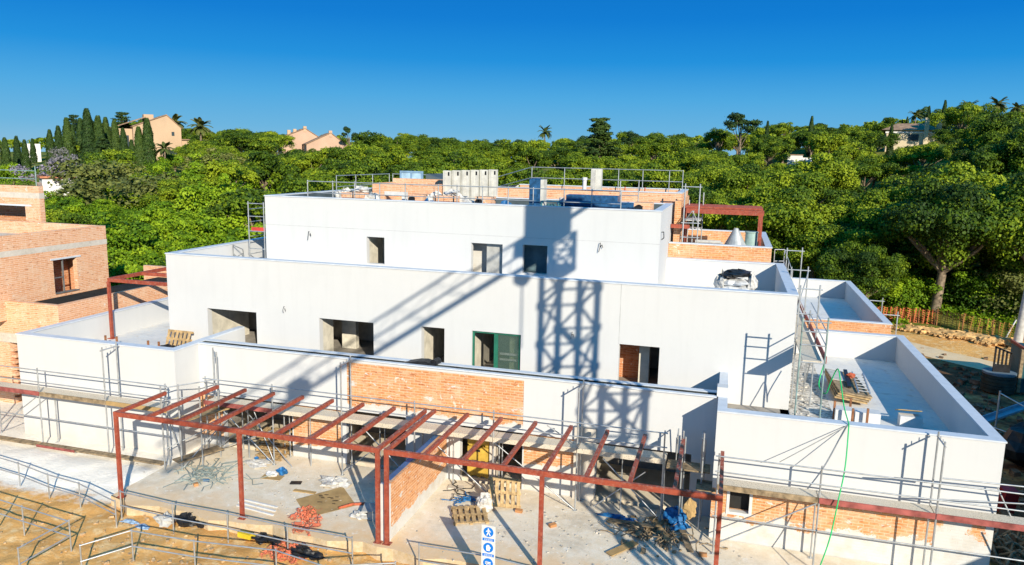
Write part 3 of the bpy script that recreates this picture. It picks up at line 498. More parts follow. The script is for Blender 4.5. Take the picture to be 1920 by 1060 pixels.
for x in (-1.0, -.35): P('standard', STEEL, lambda b: (b.tube((x, yc-.1, -1), (x, yc-.1, 2.35), .03), b.tube((x+.05, yc+.6, -1), (x+.05, yc+.6, 1.9), .03)), None, t)
P('deck', WOODD, lambda b: (b.box(-1.5, -.1, yc, yc+.7, .95, 1.0), b.box(-.5, .1, yc-.6, yc+.2, .6, .64)), 'small bent platform at the corner', t)
yr = yR-1.0
t = scaffold('tube scaffold with red toe boards along the front of the right white wing', yr, .7, [(.15, 'g'), (3.05, 'g'), (6.15, 't'), (9.3, 'g')], 1.22, -1., [(.15, 3.05), (3.05, 6.15), (6.15, 9.4)], [WOODD, PLANKR, PLANKR], [.25],
   [((.3, yr, -.6), (3.0, yr, 1.1)), ((6.2, yr, 1.72), (9.3, yr, 2.0)), ((6.2, yr, 2.35), (9.3, yr, 2.42)), ((8.2, yr+.6, 1.2), (7.8, yr+.7, 2.)), ((8.4, yr, 1.0), (9.4, yr, -.9))], (.1, .4))
P('hook_arm', STEELD, lambda b: b.path([(6.0, yr+.7, 1.9), (5.5, yr+.5, 2.0), (5.0, yr+.1, 2.15)], .025), None, t)
# corner scaffold leg between middle and left wing
t = thing('tube_scaffold', 'short corner scaffold bay with a timber deck beside the left wing return', 'scaffold', (-19.6, 23.2, -1), 'scaffolds along the white walls')
for x, y, z in ((-20.0, 22.3, 2.3), (-19.3, 22.4, 2.4), (-18.8, 24.0, 3.3), (-19.35, 24.5, 3.3), (-18.85, 23.0, 2.2)): P('standard', STEEL, lambda b: b.tube((x, y, -1), (x, y, z), .03), None, t)
P('transom', STEEL, lambda b: (b.tube((-18.8, 23.9, 3.1), (-19.35, 24.6, 3.1), .025), b.tube((-20., 22.3, 2.2), (-18.8, 24., 2.2), .022), b.tube((-20., 22.3, 1.7), (-18.8, 24., 1.7), .022)), None, t)
P('deck', WOOD, lambda b: b.beam((-19.5, 22.4, .95), (-18.8, 24.4, .95), .6, .05), None, t)
P('deck', WOODD, lambda b: b.beam((-19.5, 22.3, -.6), (-18.8, 24., -.6), .5, .05), 'low timber platform', t)
P('brace', STEEL, lambda b: (b.tube((-19.3, 22.4, -.9), (-18.6, 24.3, .6), .022), b.tube((-20, 22.3, -.2), (-18.8, 24., .4), .022)), None, t)
# scaffold between the middle storey and the right terrace
t = thing('tube_scaffold', 'narrow tube scaffold climbing beside the right end of the middle storey', 'scaffold', (3, 30, 2.1), 'scaffolds along the white walls')
FR = [(25.9, 6.0), (28.9, 6.6), (31.4, 5.2), (33.6, 6.65), (36.9, 7.1)]
for y, zt in FR:
    for x in (2.62 if y > 27 else 2.5, 3.28): P('standard', STEEL if y > 27 else GREENT, lambda b: b.tube((x, y, 2.1), (x, y, zt+(.05 if x > 3 else 0)), .03), None, t)
    P('transom', STEEL, lambda b: (b.tube((2.5, y, zt-.12), (3.38, y, zt-.12), .025), b.tube((2.55, y, 4.5), (3.3, y, 4.5), .022)), None, t)
for a, c in ((25.9, 28.9), (28.9, 31.4), (31.4, 33.6), (33.6, 36.9)):
    P('deck', DECK, lambda b: b.box(2.6, 3.2, a+.03, c-.03, 4.5, 4.56), None, t)
    P('toe_board', PLANKR, lambda b: b.box(3.3, 3.34, a+.03, c-.03, 4.5, 4.72), None, t)
for (p, q) in (((3.3, 28.9, 4.6), (3.3, 31.4, 2.2)), ((3.3, 33.6, 2.2), (3.3, 31.4, 4.6)), ((2.6, 33.6, 6.3), (3.3, 33.6, 4.6)), ((3.3, 33.6, 6.5), (2.65, 31.4, 4.6))): P('brace', STEEL, lambda b: b.tube(p, q, .022), None, t)
for z in (5.1, 5.55): P('guard_rail', STEEL, lambda b: (b.tube((3.28, 25.9, z), (3.28, 31.4, z), .022), b.tube((2.5, 25.85, z), (3.28, 25.85, z), .022)), None, t)
P('ladder', STEEL, lambda b: (b.tube((2.85, 30.2, 2.15), (2.85, 29.4, 4.5), .02), b.tube((3.15, 30.2, 2.15), (3.15, 29.4, 4.5), .02), *[b.tube((2.85, 30.2-.11*i, 2.3+.3*i), (3.15, 30.2-.11*i, 2.3+.3*i), .014) for i in range(7)]), None, t)
t = thing('stair_rail', 'small galvanised rail frame beside the rear brick terrace corner', 'railing', (2.4, 38, 5))
P('post', STEEL, lambda b: [b.tube((x, y, 5), (x, y, z), .022) for x, y, z in ((2.1, 37.3, 6.95), (2.55, 37.5, 6.95), (2.7, 36.6, 6.5), (2.85, 35.9, 6.2))], None, t)
P('rail', STEEL, lambda b: (b.path([(2.1, 37.3, 6.95), (2.55, 37.5, 6.95), (2.85, 35.9, 6.15)], .02), b.path([(2.1, 37.3, 6.4), (2.55, 37.5, 6.4), (2.85, 35.9, 5.7)], .02)), None, t)
# tower at the left of the top storey
t = thing('tube_scaffold', 'small scaffold tower with a red board at the left end of the top storey', 'scaffold', (-23, 33.4, 5.1), 'scaffolds along the white walls')
for x, y in ((-23.55, 33.0), (-22.65, 33.0), (-23.6, 35.5), (-22.7, 35.5)): P('standard', STEEL, lambda b: b.tube((x, y, 5.12), (x, y, 8.5 if y < 34 else 7.6), .03), None, t)
for z in (8.4, 7.75, 7.0, 6.1): P('transom', STEEL, lambda b: (b.tube((-23.6, 33, z), (-22.6, 33, z), .025), b.tube((-23.55, 33, z-.3), (-23.6, 35.5, z-.3), .02)), None, t)
P('deck', CEM, lambda b: b.box(-23.6, -22.5, 33.05, 35.5, 6.95, 7.0), None, t); P('toe_board', M_plain('bright_red_board', (.60,.06,.05)), lambda b: b.box(-23.4, -22.6, 33.0, 33.03, 7.02, 7.2), None, t)
t = thing('tube_trestle', 'dark bent tube frame on the left upper terrace beside the scaffold tower', 'frame', (-24, 32.5, 5.1))
P('tube', STEELD, lambda b: (b.path([(-24.1, 32.4, 5.12), (-24.1, 32.4, 6.3), (-23.6, 32.5, 6.1), (-23.55, 32.6, 5.12)], .025), b.tube((-24.1, 32.4, 5.6), (-23.6, 32.5, 5.9), .022), b.tube((-24.1, 32.4, 5.9), (-23.6, 32.6, 5.3), .022)), None, t)
# scaffold behind the top storey, right
t = thing('tube_scaffold', 'stair scaffold between the top storey and the red slatted roof pergola', 'scaffold', (-1.7, 38, 6.1), 'scaffolds along the white walls')
for x, y, z in ((-2.2, 37.6, 9.9), (-1.5, 37.6, 9.9), (-2.1, 40.0, 9.0), (-1.4, 40.0, 9.4), (-1.75, 37.7, 8.6)): P('standard', STEEL, lambda b: b.tube((x, y, 6.1), (x, y, z), .035), None, t)
for z in (9.75, 8.0, 7.3): P('transom', STEEL, lambda b: b.tube((-2.3, 37.6, z), (-1.4, 37.6, z), .028), None, t)
P('deck', CEM, lambda b: (b.box(-2.2, -1.4, 37.7, 39.9, 8.1, 8.15), b.box(-2.2, -1.4, 37.8, 38.4, 7.7, 7.75)), None, t)
P('deck', RED, lambda b: b.box(-3.0+.2, -1.9, 37.62, 37.9, 7.72, 7.9), 'red platform edge', t)
P('brace', STEELD, lambda b: (b.tube((-2.2, 37.6, 8.0), (-1.8, 37.6, 8.6), .025), b.tube((-1.8, 37.6, 8.6), (-1.5, 37.6, 8.0), .025)), None, t)
# perimeter bracket rails on the far side of the right wing
for i, y in enumerate((42.3, 46.5)):
    t = thing('edge_bracket', ('near' if i == 0 else 'far')+' tube bracket sticking out beyond the rear right terrace wall', 'bracket', (8.4, y, 2))
    P('tube', STEEL, lambda b: (b.tube((7.98, y, 3.3), (8.75, y, 3.3), .03), b.tube((8.65, y, 3.5), (8.65, y, 1.5), .03)), None, t)
# roof railings
def railing(name, label, posts, z0, h, mat=STEEL, rails=(.55, .98), r=.024, group=None, closed=False):
    """posts: (x, y[, z])"""
    PT = [(p[0], p[1], p[2] if len(p) > 2 else z0) for p in posts]
    t = thing(name, label, 'railing', PT[0], group)
    for p in PT: P('post', mat, lambda b: b.tube(p, (p[0], p[1], p[2]+h), r*1.15), None, t)
    for k in rails: P('rail', mat, lambda b: b.path([(p[0], p[1]-.03, p[2]+h*k) for p in PT], r), None, t)
    return t
zr = 8.32
railing('roof_railing', 'tube guard rail along the front edge of the roof', [(at(px, 360, 'y', 33.0)[0], 33.0) for px in (577, 624, 665, 712, 760, 822, 857, 905, 953, 1000, 1058, 1110, 1165)], zr, 1.35, rails=(.55, .96))
railing('roof_railing', 'tube guard rail along the left edge of the roof', [(-21.6, 38.5), (-21.6, 40.8), (-21.6, 43), (-21.6, 45.4)], zr, 1.45)
railing('roof_railing', 'long tube guard rail along the back edge of the roof', [(-21.4, 45.5), (-18.6, 45.5), (-16.2, 45.5), (-14.2, 45.5), (-11.6, 44.0, 9.0), (-9.6, 44.0, 9.0), (-7.6, 44.0, 9.0), (-6.4, 44.0, 9.0), (-5, 44.0, 9.0), (-3.5, 44.0, 9.0), (-2.75, 44.0, 9.0)], zr, 1.45)
railing('roof_railing', 'pair of tall tube posts near the right end of the roof', [(-5.3, 37.2), (-4.4, 37.2)], zr, 1.7)
railing('roof_railing', 'greenish tube railing on the top of the left brick building', [(-45, 32.65), (-42.4, 32.65), (-39.9, 32.65), (-36.75, 32.65)], 8.87, 1.1, GREENT, (.35, .75))
# ------------------------------------------------------------------ tube railings on the sand
def gz(x, y): return float(terr(x, y))
def fence(label, pts, h=1.06, rails=(.5, .97)):
    return railing('tube_railing', label, [(x, y, gz(x, y)-.02) for x, y in pts], 0, h, STEEL, rails, .021, 'temporary tube railings on the sand')
fence('tube railing on the sand just in front of the left patio edge', [(-19.06, 19.15), (-16.8, 18.95), (-14.7, 18.93), (-12.53, 18.93), (-10.27, 18.87)])
fence('tube railing on the sand in front of the right patio behind the safety sign', [(-8.2, 19.1), (-6.05, 19.0), (-4.0, 18.9), (-1.6, 18.8), (.8, 18.7)])
fence('sloping tube railing on the sand nearest the picture bottom, left of the safety sign', [(-17.5, 16.0), (-16.6, 17.0), (-14.55, 17.2), (-11.95, 17.45), (-10.2, 17.2), (-8.4, 17.9)])
fence('tube railing at the far left of the sand with a corner towards the viewer', [(-24.6, 17.75), (-22.4, 17.45), (-21.15, 17.3), (-18.95, 17.0), (-19.0, 15.3)])
fence('tube railing descending from the white dusty ground to the patio corner', [(-26.9, 20.3), (-24.5, 20.05), (-22.7, 19.65), (-21.0, 19.35), (-18.75, 18.6)], .98)
# safety sign
sx, syy = -5.72, 18.55; st = at(905, 984, 'y', syy)[2]
t = thing('safety_sign', 'tall white safety sign with blue pictograms fixed to the tube railing', 'sign', (sx, syy, -1.3))
x0s = at(903, 1000, 'y', syy)[0]; x1s = at(929, 1000, 'y', syy)[0]; wS = x1s-x0s
P('board', WPAINT, lambda b: b.box(x0s, x1s, syy, syy+.015, st-1.75, st), None, t); P('post', STEELD, lambda b: b.tube(((x0s+x1s)/2, syy+.05, -1.35), ((x0s+x1s)/2, syy+.05, st-.1), .03), None, t)
SB = M_plain('sign_blue', (.0,.17,.62), .5, 0, .02); SW = M_plain('sign_white', (.8,.8,.8), .5, 0, .02)
xm = (x0s+x1s)/2; R_ = wS*.36
def disc(b, x, z, r, y, n=28): b.prism([(x+r*math.cos(2*math.pi*i/n), z+r*math.sin(2*math.pi*i/n)) for i in range(n)], y-.004, y)
for k in range(4):
    zc = st-wS*.48-k*wS*1.15
    pc = P('pictogram', SB, lambda b: disc(b, xm, zc, R_, syy-.001), None, t)
    def g(b):
        y = syy-.0052; s = R_
        pr = lambda L_: b.prism([(xm+u*s, zc+v*s) for u, v in L_], y-.003, y)
        if k == 0:
            disc(b, xm-.02*s, zc+.62*s, .15*s, y, 12); pr([(-.2,.42),(.18,.45),(.16,-.1),(-.16,-.12)]); pr([(-.16,-.1),(.04,-.1),(-.22,-.72),(-.42,-.66)]); pr([(-.02,-.1),(.16,-.08),(.46,-.68),(.26,-.76)]); pr([(-.2,.42),(-.08,.3),(-.45,-.02),(-.52,.1)]); pr([(.1,.4),(.2,.44),(.52,.06),(.42,-.02)])
        elif k == 1:
            pr([(-.35,-.62),(.3,-.66),(.34,.0),(.2,.5),(-.02,.6),(-.3,.5),(-.42,.2)]); pr([(.3,-.3),(.52,.0),(.44,.2),(.3,.05)])
        elif k == 2:
            pr([(-.55,.1),(.55,.1),(.55,.28),(-.55,.28)]); pr([(-.55,-.2),(.55,-.2),(.55,-.02),(-.55,-.02)]); pr([(-.3,.4),(-.14,.4),(-.14,-.6),(-.3,-.6)])
        else:
            pr([(-.5,-.1),(.5,-.1),(.42,.3),(0,.5),(-.42,.3)])
    P('figure', SW, g, None, pc)
    tp = P('text_panel', SB, lambda b: b.box(x0s+wS*.08, x1s-wS*.08, syy-.005, syy-.001, zc-wS*.66, zc-wS*.46), None, t)
    P('text_line', SW, lambda b: [b.box(x0s+wS*.2+j*wS*.125, x0s+wS*.2+j*wS*.125+wS*.1, syy-.009, syy-.0055, zc-wS*(.54+.08*q), zc-wS*(.515+.08*q)) for q in range(2) for j in range(5)], None, tp)
# ------------------------------------------------------------------ loose things on the patio and sand
def one(name, label, cat, mat, f, group=None, kind=None):
    b = MB(); f(b); return tag(b.build(name, mat), label, cat, group, kind)
def pallet(label, loc, rz=0, rx=0, ry=0, s=(1.2, 1.0), mat=WOOD, layers=1, group='timber pallets'):
    t = thing('timber_pallet', label, 'pallet', loc, group); M = Matrix.Rotation(rz, 3, 'Z') @ Matrix.Rotation(ry, 3, 'Y') @ Matrix.Rotation(rx, 3, 'X'); L0 = Vector(loc)
    def bx(b, x, y, z, sx_, sy_, sz):
        P_ = [L0+M @ Vector((x+dx*sx_/2, y+dy*sy_/2, z+dz*sz/2)) for dz in (-1, 1) for dx, dy in ((-1,-1),(1,-1),(1,1),(-1,1))]
        b.add(P_, [(3,2,1,0),(4,5,6,7),(0,1,5,4),(1,2,6,5),(2,3,7,6),(3,0,4,7)])
    P('slat', mat, lambda b: [bx(b, -s[0]/2+s[0]*(i+.5)/6, 0, .13, s[0]/6*.62, s[1], .022) for i in range(6)], None, t)
    [P('block', mat, lambda b: bx(b, i*s[0]*.44, j*s[1]*.44, .07, .1, .1, .09), None, t) for i in (-1, 0, 1) for j in (-1, 0, 1)]
    P('stringer', mat, lambda b: [(bx(b, 0, j*s[1]*.44, .012, s[0], .1, .022), bx(b, 0, j*s[1]*.44, .11, s[0], .1, .018)) for j in (-1, 0, 1)], None, t)
    return t
pallet('timber pallet lying flat among debris on the right patio', (-7.75, 22.35, -.98), .45, .12)
pallet('timber pallet tilted up on its edge on the right patio', (-6.95, 23.6, -.55), .55, .95, .2)
pallet('timber pallet leaning against the wall on the left terrace', (-23.65, 27.75, 2.5), 0, 1.2, 0, (1.3, .8))
for i in range(4): pallet(['bottom','second','third','topmost'][i]+' timber pallet in the stack by the first ground floor opening', (-16.9+.03*i, 24.75, -.98+i*.3), .05*i, 0, .0, (1.15, .8), WOOD, 1, 'stacked pallets by the opening')
cs = one('cardboard_sheet', 'large brown cardboard sheet with faint black printing on the left patio', 'cardboard', CARD, lambda b: b.add([(*at(555,937,'z',-.985)[:2], -.97), (*at(576,971,'z',-.985)[:2], -.985), (*at(668,948,'z',-.985)[:2], -.98), (*at(643,914,'z',-.985)[:2], -.96), (*at(555,937,'z',-1)[:2], -.992), (*at(576,971,'z',-1)[:2], -.993), (*at(668,948,'z',-1)[:2], -.993), (*at(643,914,'z',-1)[:2], -.992)], [(0,1,2,3),(7,6,5,4),(0,4,5,1),(1,5,6,2),(2,6,7,3),(3,7,4,0)]))
def print_marks(b):
    Rr = random.Random(3); c = at(617, 938, 'z', -.97)
    for i in range(14): b.obox((c[0]-.5+Rr.random()*.9, c[1]-.25+Rr.random()*.6, -.966+.0), .1+.08*Rr.random(), .035, .004, .25)
P('printing', DARK, print_marks, None, cs)
def heap(b, c, n, L, r, spread, h=.15, seed=1, curl=0):
    Rr = random.Random(seed)
    for i in range(n):
        x, y = c[0]+Rr.gauss(0, spread), c[1]+Rr.gauss(0, spread*.6); a = Rr.uniform(0, 6.28); l = L*Rr.uniform(.4, 1); z = c[2]+Rr.random()*h
        p = [(x, y, z)]
        for k in range(3): a += Rr.uniform(-curl, curl); x += math.cos(a)*l/3; y += math.sin(a)*l/3; p.append((x, y, c[2]+Rr.random()*h))
        b.path(p, r, 5)
one('wire_heap', 'tangled heap of grey green wire and rods on the left patio', 'wire heap', M_plain('wire_green_grey', (.30,.36,.34), .5, .3), lambda b: heap(b, (-18.2, 22.3, -.98), 60, 1.5, .014, .6, .2, 4, 1.))
def rubble(b, c, n, sx_, sy_, s=.1, seed=1, zf=None, ylim=None):
    Rr = random.Random(seed)
    for i in range(n):
        x, y = c[0]+Rr.gauss(0, sx_), c[1]+Rr.gauss(0, sy_); k = s*Rr.uniform(.25, 1.)**1.6*1.2; y = y if ylim is None else min(max(y, ylim[0]), ylim[1]); z = c[2] if zf is None else zf(x, y)
        b.obox((x, y, z+k*.25), k*Rr.uniform(.6, 1.6), k, k*Rr.uniform(.4, .9), Rr.uniform(0, 3), Rr.uniform(-.4, .4))
one('rubble', 'small grey crumbs of mortar scattered over the patio', 'rubble', M_plain('mortar_crumbs', (.55,.50,.43), .9, 0, .3, 8.), lambda b: (rubble(b, (-14, 22.5, -1), 200, 3., 1.2, .045, 3), rubble(b, (-4, 22.3, -1), 300, 2.4, 1.3, .05, 4)), None, 'stuff')
one('stones', 'small stones lying on the orange sand', 'stones', M_plain('sand_stones', (.55,.38,.21), .9, 0, .3, 6.), lambda b: rubble(b, (-14, 17.6, 0), 700, 5.5, 1.3, .085, 9, lambda x, y: gz(x, y)-.01), None, 'stuff')
one('rubble', 'pale mortar rubble strewn on the terrace strip under the narrow scaffold', 'rubble', M_plain('terrace_rubble', (.66,.61,.53), .95, 0, .35, 6.), lambda b: (b.box(2.5, 4.0, 24.0, 37, 2.1, 2.115), rubble(b, (3.1, 30.3, 2.1), 210, .36, 2.3, .075, 5, None, (24.2, 36.8))), None, 'stuff')
one('plastic_bag', 'blue plastic bag beside a small cardboard scrap on the left patio', 'bag', BLUE, lambda b: b.blob((-15.6, 23.35, -.88), .2, .15, .13, 3, .4))
one('plastic_film', 'pale plastic wrap in a crumpled wad by the middle of the left patio', 'plastic wrap', PLASTIC, lambda b: b.blob((-13.3, 23.2, -.9), .55, .35, .14, 5, .45))
one('plastic_film', 'pale crumpled plastic film against the far left of the patio', 'plastic wrap', PLASTIC, lambda b: b.blob((-17.0, 23.8, -.93), .5, .3, .1, 8, .5))
one('plastic_bag', 'white bag lying on a cardboard scrap on the left patio', 'bag', WPAINT, lambda b: b.blob((-15.9, 23.1, -.92), .22, .15, .1, 9, .3))
one('cardboard_scrap', 'small flat cardboard scrap under the white bag', 'cardboard', CARD, lambda b: b.obox((-15.8, 23.0, -.99), .8, .4, .01, .1))
one('cardboard_scrap', 'narrow tan board just above the large cardboard sheet', 'cardboard', CARD, lambda b: b.obox((-14.0, 22.3, -.98), .85, .16, .03, .05))
one('tile_scrap', 'small dark board flat on the left patio', 'board', DARK, lambda b: b.obox((-14.7, 22.85, -.985), .4, .24, .03, .3))
one('plastic_bag', 'blue and white bottle litter near the first opening', 'litter', BLUE, lambda b: (b.blob((-17.3, 24.2, -.93), .1, .08, .07, 3), b.blob((-16.8, 24.25, -.93), .12, .06, .06, 4), b.tube((-18., 21.9, -.96), (-17.75, 21.95, -.96), .05)))
one('plastic_sheet', 'black plastic sheet crumpled against the patio edge on the sand', 'plastic sheet', DARK, lambda b: (b.blob((-16.75, 19.55, -1.2), .42, .3, .2, 11, .45), b.blob((-16.15, 19.6, -1.24), .35, .2, .12, 12, .4)))
one('plastic_sheet', 'black plastic lump on the sand left of the orange netting', 'plastic sheet', DARK, lambda b: (b.blob((-13.75, 19.35, -1.25), .3, .2, .13, 13, .45), b.blob((-13.3, 19.4, -1.25), .25, .16, .1, 14, .4)))
one('plastic_sheet', 'black plastic lump lying on the orange netting', 'plastic sheet', DARK, lambda b: (b.blob((-12.0, 18.95, -1.2), .38, .2, .15, 15, .45), b.blob((-11.6, 18.95, -1.25), .3, .16, .1, 16, .4)))
one('concrete_lump', 'pale concrete lump beside the black plastic sheet', 'rubble', CEM, lambda b: b.blob((-17.45, 19.35, -1.2), .35, .25, .18, 21, .4))
one('plastic_scrap', 'blue and white plastic strip on the sand near the patio corner', 'litter', M_plain('pale_blue_film', (.35,.50,.68), .5, 0, .35, 9.), lambda b: (b.blob((-18.6, 19.0, gz(-18.6, 19)+.05), .3, .1, .05, 22, .5), b.blob((-18.05, 18.95, gz(-18, 19)+.05), .25, .13, .05, 23, .5)))
def sheet(b, x0, x1, y0, y1, zf, n=14, seed=0, amp=.06):
    Rr = random.Random(seed); V = []
    for j in range(n+1):
        for i in range(n+1):
            x = x0+(x1-x0)*i/n+.12*math.sin(j*1.1+seed); y = y0+(y1-y0)*j/n+.1*math.sin(i*.9+seed*2); V.append((x, y, zf(x, y)+.03+abs(Rr.gauss(0, amp))))
    m = n+1; b.add(V, [(j*m+i, j*m+i+1, (j+1)*m+i+1, (j+1)*m+i) for j in range(n) for i in range(n)])
one('orange_netting', 'crumpled orange safety netting spilling from the patio onto the sand', 'netting', M_mesh('fine_orange_net', (.62,.16,.08), 14., .36), lambda b: (sheet(b, -13.4, -12.7, 20.3, 21.2, lambda x, y: -1.0, 10, 2), sheet(b, -12.95, -12.2, 19.55, 20.7, lambda x, y: -1.0, 10, 1), sheet(b, -13.2, -11.9, 18.5, 19.45, lambda x, y: gz(x, y), 14, 3, .08)))
one('orange_netting', 'thin red strip of netting along the cardboard sheet edge', 'netting', ORNET, lambda b: b.path([(-12.2, 21.5, -.96), (-11.9, 21.9, -.95), (-11.5, 22.1, -.96)], .05))
for i, (x, y, a) in enumerate(((-15.0, 21.0, -.1), (-14.9, 20.75, -.12), (-14.8, 20.5, -.14))):
    one('white_strip', ['farthest','middle','nearest'][i]+' of the three white strips lying on the left patio', 'strip', WPAINT, lambda b: b.obox((x, y, -.975), 1.6, .07, .04, a), 'white strips on the patio')
one('yellow_container', 'yellow plastic container lying on the sand beyond the railing', 'container', M_plain('bright_yellow', (.75,.55,.03)), lambda b: (b.obox((-14.35, 19.35, -1.22), .5, .2, .16, -.1), b.tube((-14.05, 19.32, -1.2), (-13.95, 19.3, -1.2), .05)))
one('cement_block', 'grey block with a dark lid on the patio in the shade of the dividing wall', 'block', CEM, lambda b: (b.box(-10.9, -10.3, 21.1, 21.5, -.99, -.72), b.obox((-10.75, 21.45, -.69), .9, .65, .04, .3)))
one('plastic_film', 'crumpled pale plastic beside the grey block', 'plastic wrap', PLASTIC, lambda b: b.blob((-11.25, 21.2, -.93), .3, .2, .1, 31, .5))
one('plastic_sack', 'grey plastic sack standing between the two pallets', 'sack', PLASTIC, lambda b: b.blob((-7.45, 23.0, -.72), .28, .24, .3, 33, .35))
one('rope', 'blue rope and strap on the floor behind the pallets', 'rope', BLUE, lambda b: (heap(b, (-8.5, 23.5, -.97), 9, .8, .02, .25, .05, 6, 1.5), b.blob((-8.2, 23.55, -.93), .25, .08, .05, 5, .4)))
one('cable_coil', 'black cable loops on the floor against the white wall', 'cable', DARK, lambda b: heap(b, (-8.9, 24.1, -.98), 8, 1., .015, .2, .08, 7, 1.6))
one('timber_board', 'pale board on the floor beside the dividing wall', 'board', PINKSLAB, lambda b: b.obox((-9.0, 24.35, -.97), .55, .3, .05, .1))
# broken bricks
for i, (px, py) in enumerate(((973, 958), (1036, 985), (790, 933), (367, 908), (1318, 1040))):
    x, y, _ = at(px, py, 'z', -.95)
    one('brick', ['broken brick alone on the right patio behind the second post', 'broken brick in the middle of the right patio', 'broken brick at the foot of the dividing wall', 'broken brick beside the wire heap', 'broken brick at the right pergola end'][i], 'brick', M_plain('loose_brick_%d' % i, (.50,.24,.10)), lambda b: b.obox((x, y, -.95), .24, .14, .1, i*.8, .1), 'broken bricks on the patio')
for i, (a, c, wd) in enumerate((((-2.9, 21.4), (-2.2, 22.3), .28), ((-1.4, 24.2), (-2.3, 22.6), .18), ((-1.9, 24.3), (-1.2, 22.5), .2), ((-3.3, 23.6), (-1.7, 23.2), .25), ((-.9, 23.9), (-.5, 21.8), .2))):
    one('timber_board', ['short tan board lying loose on the right patio', 'long board across the debris by the large opening', 'board leaning in the debris by the large opening', 'dark board under the debris by the large opening', 'board beside the corner platform legs'][i], 'board', [CARD, WOODD, WOOD, WOODD, WOODD][i], lambda b: b.beam((*a, -.95), (*c, -.90+.06*i), wd, .03), 'boards on the right patio')
one('debris_heap', 'heap of mixed rods, wood and scraps in front of the large dark opening', 'debris', WOODD, lambda b: (heap(b, (-1.6, 23.1, -.98), 40, 1.3, .018, .6, .25, 11, .5), rubble(b, (-1.6, 23.2, -1), 70, .6, .6, .16, 12)), None, 'stuff')
one('blue_sheeting', 'crumpled blue sheeting under the corner scaffold', 'plastic sheet', BLUE, lambda b: (b.blob((-1.1, 24.1, -.72), .38, .25, .3, 41, .4), b.blob((-1.0, 23.8, -.88), .3, .25, .14, 42, .5)))
one('blue_sheeting', 'thin strip of blue sheeting left of the debris heap', 'plastic sheet', BLUE, lambda b: (b.blob((-3.2, 23.9, -.93), .45, .1, .06, 43, .5), b.blob((-2.6, 23.75, -.93), .3, .1, .06, 44, .5)))
one('hanging_rag', 'brown rag hanging below the end of the red beam', 'rag', CARD, lambda b: b.blob((-.62, 23.2, .05), .2, .08, .3, 45, .35))
# crates in the third opening
for i, z in enumerate((-.98, -.36, .25)):
    t = thing('yellow_crate', ['lower','middle','upper'][i]+' yellow plastic crate of the stack in the doorway behind the pallets', 'crate', (-8.5, 25.7, z), 'yellow crates in the doorway')
    P('body', YELL, lambda b: b.box(-8.95, -8.1, 25.45, 26.1, z+.06, z+.58), None, t); P('feet', YELL, lambda b: [b.box(x, x+.12, 25.45, 26.1, z, z+.06) for x in (-8.9, -8.55, -8.25)], None, t); P('handle', DARK, lambda b: b.box(-8.62, -8.45, 25.44, 25.452, z+.4, z+.48), None, t)
# left terrace
one('black_sheeting', 'crumpled black plastic beside the leaning pallet on the left terrace', 'plastic sheet', DARK, lambda b: (b.blob((-23.9, 27.2, 2.2), .5, .25, .12, 51, .5), heap(b, (-23.4, 27.1, 2.15), 14, .8, .02, .3, .2, 5, 1.)))
for i, (px, py) in enumerate(((198, 638), (219, 640), (278, 648), (298, 650))):
    x, y, _ = at(px, py, 'z', 2.4); one('timber_stake', ['stake left of the red post foot on the left terrace', 'stake right of the red post foot on the left terrace', 'leftmost short stake near the corner of the left terrace', 'rightmost short stake near the corner of the left terrace'][i], 'stake', RUST, lambda b: b.box(x-.035, x+.035, y-.035, y+.035, 2.1, 2.62), 'timber stakes on the terraces')
one('timber_board', 'board lying between the two stakes at the red post foot', 'board', WOODD, lambda b: b.box(-28.0, -27.0, 27.35, 27.5, 2.1, 2.16))
one('membrane_roll', 'black folded membrane lying on the roof gutter above the brick band', 'membrane', DARK, lambda b: (b.prism([(-11.7, 3.22), (-10.2, 3.22), (-10.2, 3.34), (-10.6, 3.42), (-10.9, 3.4)], 25.15, 25.6), b.tube((-10.25, 25.2, 3.38), (-10.2, 25.6, 3.38), .13, 10)))
# right wing terrace
t = thing('board_stack', 'leaning stack of formwork boards with a small ladder on the right terrace', 'board stack', (4.9, 31, 2.1))
for i in range(4): P('board', WOODD if i % 2 else WOOD, lambda b: b.obox((4.75+.02*i, 31.0, 2.32+.075*i), 1.15, 3.2, .06, .02*i, 0, .12), None, t)
P('ladder', STEEL, lambda b: (b.beam((5.0, 29.5, 2.62), (5.15, 32.3, 2.66), .05, .05), b.beam((5.4, 29.5, 2.6), (5.55, 32.3, 2.64), .05, .05), *[b.tube((5.02+.02*k, 29.7+.4*k, 2.64), (5.42+.02*k, 29.7+.4*k, 2.62), .02) for k in range(7)]), None, t)
P('sheet', CEM, lambda b: b.obox((4.5, 31.6, 2.64), .6, 1.4, .04, .05, 0, .12), None, t); P('scrap', ORNET, lambda b: b.blob((5.0, 31.5, 2.72), .17, .14, .1, 3), None, t); P('black_strip', DARK, lambda b: b.beam((4.75, 30, 2.66), (4.9, 32.4, 2.69), .14, .06), None, t)
for i, (x, y, sx_) in enumerate(((4.2, 27.35, .55), (4.95, 27.3, .8))):
    one('foam_block', ['left','right'][i]+' white foam block standing behind the front parapet of the right terrace', 'block', WPAINT, lambda b: b.box(x-sx_/2, x+sx_/2, y-.25, y+.25, 2.1, 2.62), 'white blocks on the right terrace')
for i, (px, py) in enumerate(((1564, 770), (1598, 785), (1626, 785), (1594, 765))):
    x, y, _ = at(px, py, 'z', 2.5); one('timber_stake', ['leftmost rusty stake by the white blocks on the right terrace', 'rusty stake between the two white blocks', 'rightmost rusty stake by the white blocks on the right terrace', 'rusty stake just behind the white blocks'][i], 'stake', RUST, lambda b: b.box(x-.035, x+.035, y-.035, y+.035, 2.1, 2.85), 'timber stakes on the terraces')
